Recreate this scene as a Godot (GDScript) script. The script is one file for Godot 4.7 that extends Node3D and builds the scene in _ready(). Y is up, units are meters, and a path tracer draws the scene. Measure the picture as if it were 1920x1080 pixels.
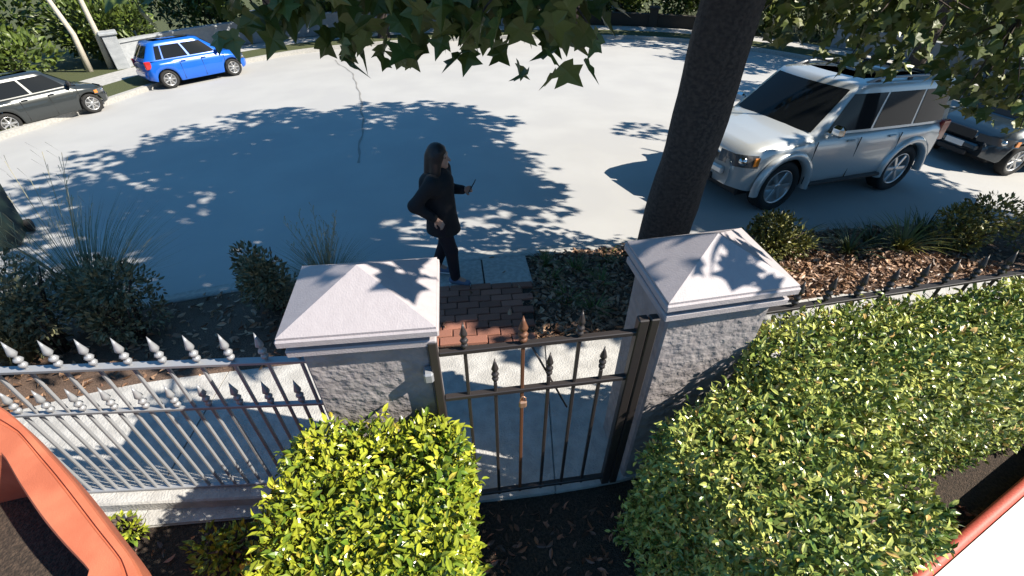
extends Node3D
# A house front seen from under its eaves: fence, gate, hedges, a verge with a street tree and the road beyond.
# Helper coordinates: x right, y up, z away from the house (Godot -Z).

const SUN := Vector3(1.1, 1.0, -0.22)      # towards the sun, in helper coordinates
const FALL := 0.085                        # the road falls away from the house
var rng := RandomNumberGenerator.new()
var M := {}
var names := {}
var open_spots := [Vector3(2.7, 2.6, 4.8), Vector3(3.4, 2.5, 4.75), Vector3(4.2, 2.3, 4.6), Vector3(4.8, 2.0, 4.55)]     # where the sun gets through the crowns

func P(x: float, y: float, z: float) -> Vector3:
	return Vector3(x, y, -z)

# ---------------------------------------------------------------- mesh builder
class MB:
	var st := SurfaceTool.new()
	func _init():
		st.begin(Mesh.PRIMITIVE_TRIANGLES)
		st.set_smooth_group(-1)
	func smooth(on: bool) -> MB:
		st.set_smooth_group(0 if on else -1)
		return self
	func tri(a: Vector3, b: Vector3, c: Vector3):
		st.add_vertex(a); st.add_vertex(b); st.add_vertex(c)
	func quad(a: Vector3, b: Vector3, c: Vector3, d: Vector3):
		tri(a, b, c); tri(a, c, d)
	func tri_out(a: Vector3, b: Vector3, c: Vector3, o: Vector3):
		var n = (c - a).cross(b - a)
		if n.dot((a + b + c) / 3.0 - o) < 0.0: tri(a, c, b)
		else: tri(a, b, c)
	func quad_out(a: Vector3, b: Vector3, c: Vector3, d: Vector3, o: Vector3):
		tri_out(a, b, c, o); tri_out(a, c, d, o)
	func box(c: Vector3, s: Vector3, bev := 0.004, bs := Basis.IDENTITY):
		var h = s * 0.5
		var k = min(bev, min(h.x, min(h.y, h.z)) * 0.9)
		var pts := {}
		for sx in [-1, 1]:
			for sy in [-1, 1]:
				for sz in [-1, 1]:
					for ax in 3:
						var v = Vector3(sx * (h.x - k), sy * (h.y - k), sz * (h.z - k))
						var sg = [sx, sy, sz]
						v[ax] = sg[ax] * h[ax]
						pts[[sx, sy, sz, ax]] = c + bs * v
		for ax in 3:
			var b1 = (ax + 1) % 3; var b2 = (ax + 2) % 3
			for s1 in [-1, 1]:
				var q = []
				for cc in [[-1, -1], [1, -1], [1, 1], [-1, 1]]:
					var key = [0, 0, 0, ax]
					key[ax] = s1; key[b1] = cc[0]; key[b2] = cc[1]
					q.append(pts[key])
				quad_out(q[0], q[1], q[2], q[3], c)
			for s1 in [-1, 1]:
				for s2 in [-1, 1]:
					var q = []
					for e in [[-1, b1], [1, b1], [1, b2], [-1, b2]]:
						var key = [0, 0, 0, e[1]]
						key[b1] = s1; key[b2] = s2; key[ax] = e[0]
						q.append(pts[key])
					quad_out(q[0], q[1], q[2], q[3], c)
		for sx in [-1, 1]:
			for sy in [-1, 1]:
				for sz in [-1, 1]:
					tri_out(pts[[sx, sy, sz, 0]], pts[[sx, sy, sz, 1]], pts[[sx, sy, sz, 2]], c)
	func tube(pts: Array, rad: Array, n := 8, cap := true):
		var rings = []
		var up = Vector3(0.31, 0.2, 0.93)
		for i in pts.size():
			var t: Vector3 = (pts[min(i + 1, pts.size() - 1)] - pts[max(i - 1, 0)]).normalized()
			if abs(t.dot(up)) > 0.97: up = Vector3(1, 0.1, 0)
			var a = t.cross(up).normalized(); var b = t.cross(a).normalized()
			up = a.cross(t)
			var ring = []
			for k in n:
				var w = TAU * k / n
				ring.append(pts[i] + (a * cos(w) + b * sin(w)) * rad[i])
			rings.append(ring)
		for i in rings.size() - 1:
			for k in n:
				var m = (k + 1) % n
				quad(rings[i][k], rings[i + 1][k], rings[i + 1][m], rings[i][m])
		if cap:
			for k in n:
				tri(rings[0][k], rings[0][(k + 1) % n], pts[0])
				tri(rings[-1][(k + 1) % n], rings[-1][k], pts[-1])
	func lathe(c: Vector3, prof: Array, n := 12, bs := Basis.IDENTITY):     # prof: [radius, height]
		for i in prof.size() - 1:
			for k in n:
				var w0 = TAU * k / n; var w1 = TAU * (k + 1) / n
				var a = c + bs * Vector3(cos(w0) * prof[i][0], prof[i][1], sin(w0) * prof[i][0])
				var b = c + bs * Vector3(cos(w1) * prof[i][0], prof[i][1], sin(w1) * prof[i][0])
				var d = c + bs * Vector3(cos(w0) * prof[i + 1][0], prof[i + 1][1], sin(w0) * prof[i + 1][0])
				var e = c + bs * Vector3(cos(w1) * prof[i + 1][0], prof[i + 1][1], sin(w1) * prof[i + 1][0])
				if prof[i][0] < 1e-5: tri(a, d, e)
				elif prof[i + 1][0] < 1e-5: tri(a, d, b)
				else: quad(a, d, e, b)
	func grid(g: Array):                                                # rows of points
		for i in g.size() - 1:
			for j in g[i].size() - 1:
				quad(g[i][j], g[i + 1][j], g[i + 1][j + 1], g[i][j + 1])
	func mesh() -> ArrayMesh:
		st.generate_normals()
		return st.commit()

func numbered(parent: Node, n: String) -> String:
	var key = str(parent.get_instance_id()) + "/" + n
	var c = names.get(key, 0)
	names[key] = c + 1
	return n if c == 0 else "%s_%03d" % [n, c]

func put(called: String, mesh: Mesh, mat: Material, parent: Node = self) -> MeshInstance3D:
	var o := MeshInstance3D.new()
	o.mesh = mesh
	o.material_override = mat
	o.name = numbered(parent, called)
	parent.add_child(o)
	return o

func obj(called: String, mb: MB, mat: Material, parent: Node = self) -> MeshInstance3D:
	return put(called, mb.mesh(), mat, parent)

func tag(o: Node, label: String, category: String, group := "") -> Node:
	o.set_meta("label", label); o.set_meta("category", category)
	if group != "": o.set_meta("group", group)
	return o

func thing(called: String, label: String, category: String, at := Vector3.ZERO, turn := 0.0, group := "") -> Node3D:
	var o := Node3D.new()
	o.name = numbered(self, called)
	add_child(o)
	o.position = at; o.rotation.y = turn
	tag(o, label, category, group)
	return o

func struct(called: String, mb: MB, mat: Material) -> MeshInstance3D:
	var o = obj(called, mb, mat)
	o.set_meta("kind", "structure")
	return o

func dup(src: Node3D, label := "", group := "") -> Node3D:
	var r = src.duplicate()
	r.name = numbered(self, String(src.name))
	add_child(r)
	if label != "": r.set_meta("label", label)
	if group != "": r.set_meta("group", group)
	return r

# ---------------------------------------------------------------- materials
func lin(r: float, g: float, b: float) -> Color:
	return Color(r, g, b).linear_to_srgb()

func noise_tex(c1: Color, c2: Color, freq: float, seed_: int, octaves := 4, size := 512) -> NoiseTexture2D:
	var n := FastNoiseLite.new()
	n.seed = seed_; n.frequency = freq; n.fractal_octaves = octaves
	n.noise_type = FastNoiseLite.TYPE_SIMPLEX_SMOOTH
	var t := NoiseTexture2D.new()
	t.width = size; t.height = size; t.seamless = true; t.noise = n
	var gr := Gradient.new()
	gr.set_color(0, c1); gr.set_color(1, c2)
	gr.set_offset(0, 0.25); gr.set_offset(1, 0.75)
	t.color_ramp = gr
	return t

func bump_tex(freq: float, seed_: int, strength: float, size := 512) -> NoiseTexture2D:
	var n := FastNoiseLite.new()
	n.seed = seed_; n.frequency = freq; n.fractal_octaves = 4
	var t := NoiseTexture2D.new()
	t.width = size; t.height = size; t.seamless = true; t.noise = n
	t.as_normal_map = true; t.bump_strength = strength
	return t

func grainy(key: String, c1: Color, c2: Color, freq: float, metres: float, rough := 0.9, bump := 0.0, bfreq := 0.08, world := true) -> StandardMaterial3D:
	var m := StandardMaterial3D.new()
	m.albedo_texture = noise_tex(c1, c2, freq, hash(key) % 1000)
	m.uv1_triplanar = true; m.uv1_world_triplanar = world
	m.uv1_scale = Vector3.ONE / metres
	m.roughness = rough
	m.cull_mode = BaseMaterial3D.CULL_DISABLED
	if bump > 0.0:
		m.normal_enabled = true
		m.normal_texture = bump_tex(bfreq, hash(key) % 777, bump)
	M[key] = m
	return m

func plain(key: String, c: Color, rough := 0.6, metal := 0.0, coat := 0.0) -> StandardMaterial3D:
	var m := StandardMaterial3D.new()
	m.albedo_color = c; m.roughness = rough; m.metallic = metal
	m.cull_mode = BaseMaterial3D.CULL_DISABLED
	if coat > 0.0:
		m.clearcoat_enabled = true; m.clearcoat = coat; m.clearcoat_roughness = 0.04
	M[key] = m
	return m

func leafy(key: String, rough := 0.45) -> StandardMaterial3D:
	var m := StandardMaterial3D.new()
	m.vertex_color_use_as_albedo = true
	m.albedo_color = Color.WHITE
	m.roughness = rough
	m.cull_mode = BaseMaterial3D.CULL_DISABLED
	m.backlight_enabled = true
	m.backlight = Color(0.14, 0.17, 0.04)
	M[key] = m
	return m

func make_materials():
	grainy("road", lin(0.34, 0.34, 0.338), lin(0.37, 0.37, 0.366), 0.006, 7.3, 0.95)
	grainy("concrete", lin(0.33, 0.325, 0.315), lin(0.42, 0.415, 0.405), 0.02, 1.7, 0.9, 1.5, 0.15)
	grainy("kerb", lin(0.28, 0.28, 0.27), lin(0.38, 0.37, 0.35), 0.03, 1.1, 0.9)
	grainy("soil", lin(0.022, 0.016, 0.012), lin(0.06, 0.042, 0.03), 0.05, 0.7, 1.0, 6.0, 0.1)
	grainy("mulch", lin(0.07, 0.045, 0.032), lin(0.17, 0.11, 0.08), 0.06, 0.6, 1.0, 6.0, 0.1)
	grainy("sand", lin(0.2, 0.15, 0.1), lin(0.36, 0.28, 0.2), 0.08, 0.5, 1.0, 4.0, 0.1)
	grainy("grass_ground", lin(0.035, 0.05, 0.015), lin(0.08, 0.085, 0.03), 0.06, 1.5, 1.0, 4.0, 0.1)
	grainy("bark", lin(0.035, 0.026, 0.022), lin(0.08, 0.06, 0.05), 0.03, 0.75, 0.95, 6.0, 0.05)
	grainy("pale_bark", lin(0.4, 0.36, 0.3), lin(0.62, 0.58, 0.5), 0.03, 0.5, 0.85, 3.0, 0.05)
	grainy("stucco", lin(0.25, 0.225, 0.23), lin(0.31, 0.285, 0.285), 0.012, 0.9, 0.85, 7.0, 0.018)
	grainy("cap_paint", lin(0.345, 0.315, 0.33), lin(0.375, 0.345, 0.36), 0.02, 0.6, 0.6, 1.0, 0.1)
	grainy("terracotta", lin(0.4, 0.105, 0.05), lin(0.5, 0.15, 0.075), 0.008, 1.1, 0.8, 0.4, 0.3)
	grainy("porch_white", lin(0.62, 0.6, 0.57), lin(0.7, 0.68, 0.65), 0.03, 0.8, 0.7)
	grainy("red_edge", lin(0.36, 0.06, 0.04), lin(0.5, 0.11, 0.075), 0.05, 0.4, 0.6)
	grainy("wall_grey", lin(0.26, 0.28, 0.3), lin(0.33, 0.35, 0.37), 0.02, 2.0, 0.9, 2.0, 0.1)
	grainy("house_brick", lin(0.28, 0.1, 0.06), lin(0.4, 0.17, 0.1), 0.08, 0.6, 0.95, 2.0, 0.1)
	grainy("roof_tile", lin(0.2, 0.07, 0.045), lin(0.28, 0.1, 0.07), 0.1, 0.8, 0.9)
	grainy("timber_dark", lin(0.03, 0.025, 0.02), lin(0.06, 0.05, 0.04), 0.05, 0.5, 0.9)
	for i in 3:
		var k = [0.85, 1.0, 1.2][i]
		grainy("paver_%d" % i, lin(0.2 * k, 0.085 * k, 0.06 * k), lin(0.32 * k, 0.14 * k, 0.095 * k), 0.08, 0.25, 0.95, 4.0, 0.1)
	plain("steel_grey", lin(0.3, 0.31, 0.33), 0.35, 0.25)
	plain("steel_dark", lin(0.03, 0.028, 0.03), 0.45, 0.2)
	plain("gate_paint", lin(0.035, 0.03, 0.03), 0.4, 0.15)
	plain("brass", lin(0.5, 0.3, 0.2), 0.35, 0.6)
	plain("sunlit_brown_paint", lin(0.12, 0.05, 0.025), 0.55, 0.1)  # centre gate bar: its orange sunlight is put into the brown colour
	plain("white_paint", lin(0.75, 0.74, 0.72), 0.5)
	plain("glass", lin(0.012, 0.014, 0.016), 0.04)
	plain("glass_green", lin(0.03, 0.05, 0.05), 0.04)
	M.glass.metallic_specular = 0.3
	plain("rubber", lin(0.012, 0.012, 0.012), 0.85)
	plain("alloy", lin(0.5, 0.5, 0.5), 0.3, 0.8)
	plain("chrome", lin(0.65, 0.65, 0.65), 0.12, 1.0)
	plain("black_plastic", lin(0.015, 0.015, 0.016), 0.6)
	plain("lamp_glass", lin(0.1, 0.105, 0.11), 0.06, 0.2, 1.0)
	plain("lamp_red", lin(0.35, 0.012, 0.01), 0.15, 0.0, 1.0)
	plain("lamp_orange", lin(0.6, 0.2, 0.03), 0.2, 0.0, 1.0)
	plain("silver_paint", lin(0.5, 0.52, 0.52), 0.3, 0.35, 1.0)
	plain("blue_paint", lin(0.005, 0.1, 0.5), 0.3, 0.1, 1.0)
	plain("charcoal_paint", lin(0.03, 0.035, 0.036), 0.3, 0.3, 1.0)
	plain("navy_paint", lin(0.02, 0.035, 0.05), 0.3, 0.3, 1.0)
	plain("pale_paint", lin(0.4, 0.52, 0.6), 0.3, 0.2, 1.0)
	plain("bin_green", lin(0.008, 0.018, 0.014), 0.5)
	plain("skin", lin(0.42, 0.25, 0.18), 0.55)
	grainy("hair", lin(0.012, 0.007, 0.006), lin(0.035, 0.02, 0.016), 0.1, 0.1, 0.5, 3.0, 0.1)
	grainy("jacket", lin(0.007, 0.008, 0.01), lin(0.014, 0.015, 0.018), 0.06, 0.2, 0.85, 4.0, 0.03)
	grainy("trousers", lin(0.01, 0.008, 0.014), lin(0.016, 0.013, 0.02), 0.06, 0.2, 0.9, 3.0, 0.03)
	plain("shoe_blue", lin(0.1, 0.16, 0.25), 0.7)
	plain("sole_white", lin(0.7, 0.7, 0.7), 0.7)
	var lm = leafy("single_leaf")
	lm.vertex_color_use_as_albedo = false
	lm.albedo_color = lin(0.07, 0.1, 0.02)
	leafy("leaf"); leafy("hedge_leaf", 0.27); leafy("grass_leaf", 0.5)

# ---------------------------------------------------------------- ground
func table(t: Array, x: float) -> float:
	if x <= t[0][0]: return t[0][1]
	for i in t.size() - 1:
		if x <= t[i + 1][0]:
			var p0 = t[max(i - 1, 0)]; var p1 = t[i]; var p2 = t[i + 1]; var p3 = t[min(i + 2, t.size() - 1)]
			var u = (x - p1[0]) / (p2[0] - p1[0])
			var m1 = (p2[1] - p0[1]) / max(p2[0] - p0[0], 1e-4) * (p2[0] - p1[0])
			var m2 = (p3[1] - p1[1]) / max(p3[0] - p1[0], 1e-4) * (p2[0] - p1[0])
			var u2 = u * u; var u3 = u2 * u
			return (2 * u3 - 3 * u2 + 1) * p1[1] + (u3 - 2 * u2 + u) * m1 + (-2 * u3 + 3 * u2) * p2[1] + (u3 - u2) * m2
	return t[-1][1]

const KERB := [[-16, -4], [-12, -0.6], [-9, 1.6], [-7, 2.8], [-5.2, 3.7], [-4, 4.12], [-2.8, 4.43], [-1.2, 4.74], [0.14, 4.97], [1.3, 5.18], [4, 5.75], [6.3, 6.2], [10, 6.9], [16, 8.0], [30, 10.5]]
const PATH_OUT := [[-16, -6.2], [-12, -2.6], [-9, -0.2], [-7, 1.0], [-5, 2.1], [-4, 2.5], [-3, 2.75], [-0.7, 3.09], [0.2, 3.16], [1.5, 3.45], [2.93, 3.82], [4.4, 4.18], [6, 4.5], [10, 5.2], [16, 6.3], [30, 8.8]]
const FENCE := [[-16, -8.2], [-9, -1.9], [-6, 0.1], [-5, 0.75], [-4, 1.25], [-3, 1.5], [-1.1, 1.68], [-0.4, 1.72], [0.75, 1.88], [1.5, 2.1], [2.4, 2.3], [4.6, 2.75], [10, 3.7], [16, 4.8], [30, 7.2]]
const FAR := [[-13.6, 4], [-12.9, 8], [-12.25, 11.0], [-11.8, 12.4], [-11.4, 14.8], [-10.8, 17.4], [-9.6, 19.6], [-7.7, 21.3], [-3.7, 22.9], [1.0, 23.8], [5.5, 23.9], [9.0, 22.6], [12.3, 19.0], [13.5, 15.9], [13.5, 13.0], [13.2, 9.6]]

func road_y(x: float, z: float) -> float:
	return -0.35 - FALL * max(0.0, Vector2(x, z).length() - 5.0)
func path_y(x: float, z: float) -> float:
	return -0.07 * max(0.0, Vector2(x, z).length() - 4.2)
func verge_y(x: float, z: float) -> float:
	var za = table(PATH_OUT, x); var zb = table(KERB, x) - 0.14
	var t = clamp((z - za) / (zb - za), 0.0, 1.0)
	return lerp(path_y(x, za), road_y(x, zb) + 0.15, t)

func far_line(off: float, n := 90) -> Array:      # points of the far kerb, offset outwards
	var c := Curve3D.new()
	for i in FAR.size():
		var a = FAR[max(i - 1, 0)]; var b = FAR[min(i + 1, FAR.size() - 1)]
		var t = Vector3(b[0] - a[0], 0, b[1] - a[1]) / 6.0
		c.add_point(Vector3(FAR[i][0], 0, FAR[i][1]), -t, t)
	var out = []
	var l = c.get_baked_length()
	for i in n + 1:
		var d = l * i / n
		var p = c.sample_baked(d, true)
		var q = c.sample_baked(min(d + 0.2, l), true) - c.sample_baked(max(d - 0.2, 0.0), true)
		var nn = Vector2(-q.z, q.x).normalized()
		out.append(Vector2(p.x, p.z) + nn * off)
	return out

func strip(mb: MB, la: Array, lb: Array):
	for i in la.size() - 1:
		mb.quad(la[i], la[i + 1], lb[i + 1], lb[i])

func build_ground():
	# road sheet, to the horizon
	var mb := MB.new(); mb.smooth(true)
	var xs = []; var zs = []
	for i in 65: xs.append(-32.0 + i)
	for e in [45, 70, 120, 250, 600]: xs.append(float(e)); xs.push_front(-float(e))
	for i in 62: zs.append(-12.0 + i)
	for e in [60, 80, 120, 250, 600]: zs.append(float(e))
	for i in xs.size() - 1:
		for j in zs.size() - 1:
			var q = []
			for k in [[0, 0], [0, 1], [1, 1], [1, 0]]:
				var x = xs[i + k[0]]; var z = zs[j + k[1]]
				q.append(P(x, max(road_y(x, z), -3.2), z))
			mb.quad(q[0], q[1], q[2], q[3])
	struct("road", mb, M.road)
	mb = MB.new()
	var la = []; var lb = []
	var seam := Curve3D.new()
	for q in [Vector3(-6.6, 0, 19.2), Vector3(-5.2, 0, 16.5), Vector3(-4.2, 0, 13.6), Vector3(-3.6, 0, 11.5), Vector3(-2.9, 0, 8.5)]: seam.add_point(q, Vector3(-0.3, 0, 0.9), Vector3(0.3, 0, -0.9))
	for i in 61:
		var q = seam.sample_baked(seam.get_baked_length() * i / 60.0, true)
		var w = 0.02 + 0.008 * sin(i * 1.7)
		var xx = q.x + 0.02 * sin(i * 0.9)
		la.append(P(xx - w, road_y(xx - w, q.z) + 0.006, q.z)); lb.append(P(xx + w, road_y(xx + w, q.z) + 0.006, q.z))
	strip(mb, la, lb)
	struct("tar_seam", mb, M.tar)
	# footpath base and slabs
	mb = MB.new(); mb.smooth(true)
	la = []; lb = []
	for i in 121:
		var x = -14.0 + i * 0.35
		var za = table(FENCE, x) - 0.1; var zb = table(PATH_OUT, x)
		la.append(P(x, path_y(x, za) - 0.02, za)); lb.append(P(x, path_y(x, zb) - 0.02, zb))
	strip(mb, la, lb)
	var fp = struct("footpath", mb, M.kerb)
	var x0 = -14.0
	while x0 < 22.0:
		var w = 1.42
		mb = MB.new()
		var top = []; var low = []
		for i in 7:
			var x = x0 + w * i / 6.0
			var za = table(FENCE, x) - 0.095; var zb = table(PATH_OUT, x) - 0.005
			var ra = []
			for j in 5:
				var z = lerp(za, zb, j / 4.0)
				ra.append(P(x, path_y(x, z), z))
			top.append(ra)
		mb.smooth(true); mb.grid(top); mb.smooth(false)
		for i in 6:
			for e in [0, 4]:
				mb.quad(top[i][e], top[i + 1][e], top[i + 1][e] - Vector3(0, 0.06, 0), top[i][e] - Vector3(0, 0.06, 0))
		for e in [0, 6]:
			for j in 4:
				mb.quad(top[e][j], top[e][j + 1], top[e][j + 1] - Vector3(0, 0.06, 0), top[e][j] - Vector3(0, 0.06, 0))
		obj("slab", mb, M.concrete, fp)
		x0 += w + 0.012
	# verge
	mb = MB.new(); mb.smooth(true)
	var rows = []
	for i in 141:
		var x = -14.0 + i * 0.3
		var za = table(PATH_OUT, x); var zb = table(KERB, x) - 0.14
		var r = []
		for j in 9:
			var z = lerp(za, zb, j / 8.0)
			r.append(P(x, verge_y(x, z) - 0.012 + (0.0 if j in [0, 8] else 0.02 * sin(x * 5.1 + j * 2.3)), z))
		rows.append(r)
	mb.grid(rows)
	struct("verge", mb, M.mulch)
	# kerb stones
	mb = MB.new()
	var prof = [[-0.14, 0.14], [-0.13, 0.155], [-0.02, 0.15], [0.0, 0.13], [0.02, 0.0], [0.3, -0.005 + 0.012]]
	rows = []
	for i in 181:
		var x = -14.0 + i * 0.25
		var r = []
		for p in prof:
			var z = table(KERB, x) + p[0]
			r.append(P(x, road_y(x, z) + p[1], z))
		rows.append(r)
	mb.smooth(true); mb.grid(rows)
	struct("kerb", mb, M.kerb)
	# garden soil
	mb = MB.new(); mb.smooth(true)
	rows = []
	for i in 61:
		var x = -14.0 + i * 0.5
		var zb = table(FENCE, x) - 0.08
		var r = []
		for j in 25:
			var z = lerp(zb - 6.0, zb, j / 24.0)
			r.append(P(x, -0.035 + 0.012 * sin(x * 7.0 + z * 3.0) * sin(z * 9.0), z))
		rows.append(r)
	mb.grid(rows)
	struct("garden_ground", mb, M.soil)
	# far side: kerb, verge, footpath, lawn
	var l0 = far_line(0.0); var l1 = far_line(0.16); var l2 = far_line(1.5); var l3 = far_line(3.0); var l4 = far_line(14.0)
	mb = MB.new()
	var a0 = []; var a1 = []; var a2 = []; var a3 = []; var a4 = []; var b0 = []; var b3 = []
	for i in l0.size():
		a0.append(P(l0[i].x, road_y(l0[i].x, l0[i].y) - 0.02, l0[i].y))
		b0.append(P(l0[i].x, road_y(l0[i].x, l0[i].y) + 0.14, l0[i].y))
		a1.append(P(l1[i].x, road_y(l1[i].x, l1[i].y) + 0.15, l1[i].y))
		a2.append(P(l2[i].x, road_y(l2[i].x, l2[i].y) + 0.19, l2[i].y))
		a3.append(P(l3[i].x, road_y(l3[i].x, l3[i].y) + 0.2, l3[i].y))
		a4.append(P(l4[i].x, max(road_y(l4[i].x, l4[i].y), -3.1) + 0.35, l4[i].y))
	strip(mb, a0, b0); strip(mb, b0, a1)
	struct("kerb_across_road", mb, M.kerb)
	mb = MB.new(); mb.smooth(true); strip(mb, a1, a2)
	struct("verge_across_road", mb, M.grass_ground)
	mb = MB.new(); mb.smooth(true); strip(mb, a2, a3)
	struct("footpath_across_road", mb, M.concrete)
	mb = MB.new(); mb.smooth(true); strip(mb, a3, a4)
	var out = []
	for i in l4.size():
		var d = l4[i].normalized() * 500.0
		out.append(P(d.x, -2.6, d.y))
	strip(mb, a4, out)
	struct("ground_across_road", mb, M.grass_ground)

# ---------------------------------------------------------------- leaves
func plane_leaf(seed_: int) -> ArrayMesh:        # five-lobed leaf, about 1 long, stalk end at the origin, hanging along -y
	var r := RandomNumberGenerator.new(); r.seed = seed_
	var mb := MB.new()
	var c = Vector3(0, -0.36, 0)
	var o = []
	var spec = [[0, -0.02], [0.16, 0.02], [0.42, -0.06], [0.27, -0.24], [0.54, -0.42], [0.27, -0.55], [0.2, -0.62], [0, -1.0]]
	for p in spec: o.append(Vector3(p[0] * r.randf_range(0.9, 1.1), p[1] * r.randf_range(0.93, 1.07), 0.0))
	for i in range(6, 0, -1): o.append(Vector3(-spec[i][0] * r.randf_range(0.9, 1.1), spec[i][1] * r.randf_range(0.93, 1.07), 0))
	for i in o.size():
		o[i].z = 0.25 * abs(o[i].x) + 0.12 * o[i].y * o[i].y + r.randf_range(-0.03, 0.03)
	for i in o.size(): mb.tri(c, o[i], o[(i + 1) % o.size()])
	return mb.mesh()

func oval_leaf() -> ArrayMesh:
	var mb := MB.new()
	var a = Vector3(0, 0, 0); var b = Vector3(0, 0.52, 0.05); var t = Vector3(0, 1, -0.03)
	for s in [-1.0, 1.0]:
		var p = Vector3(0.2 * s, 0.28, 0.11); var q = Vector3(0.19 * s, 0.62, 0.11)
		mb.tri(a, p, b); mb.tri(b, p, q); mb.tri(b, q, t)
	return mb.mesh()

func blade_leaf() -> ArrayMesh:
	var mb := MB.new()
	var l = []; var r = []
	for i in 5:
		var u = i / 4.0
		var w = 0.02 * (1.0 - u * u) + 0.001
		l.append(Vector3(-w, u - 0.18 * u * u, 0.42 * u * u)); r.append(Vector3(w, u - 0.18 * u * u, 0.42 * u * u))
	strip(mb, l, r)
	return mb.mesh()

func scatter(called: String, mesh: Mesh, mat: Material, xf: Array, cols: Array, parent: Node) -> MultiMeshInstance3D:
	var mm := MultiMesh.new()
	mm.transform_format = MultiMesh.TRANSFORM_3D
	mm.use_colors = true
	mm.mesh = mesh
	mm.instance_count = xf.size()
	for i in xf.size():
		mm.set_instance_transform(i, xf[i]); mm.set_instance_color(i, cols[i])
	var o := MultiMeshInstance3D.new()
	o.multimesh = mm; o.material_override = mat
	o.name = numbered(parent, called)
	o.set_meta("kind", "stuff")
	parent.add_child(o)
	return o

func rand_dir() -> Vector3:
	var v = Vector3(rng.randfn(), rng.randfn(), rng.randfn())
	return v.normalized() if v.length() > 1e-4 else Vector3.UP

func facing(up: Vector3, spin: float) -> Basis:          # basis whose y is up
	var y = up.normalized()
	var x = y.cross(Vector3(0.37, 0.61, 0.7)).normalized()
	x = x.rotated(y, spin)
	return Basis(x, y, x.cross(y))

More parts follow.
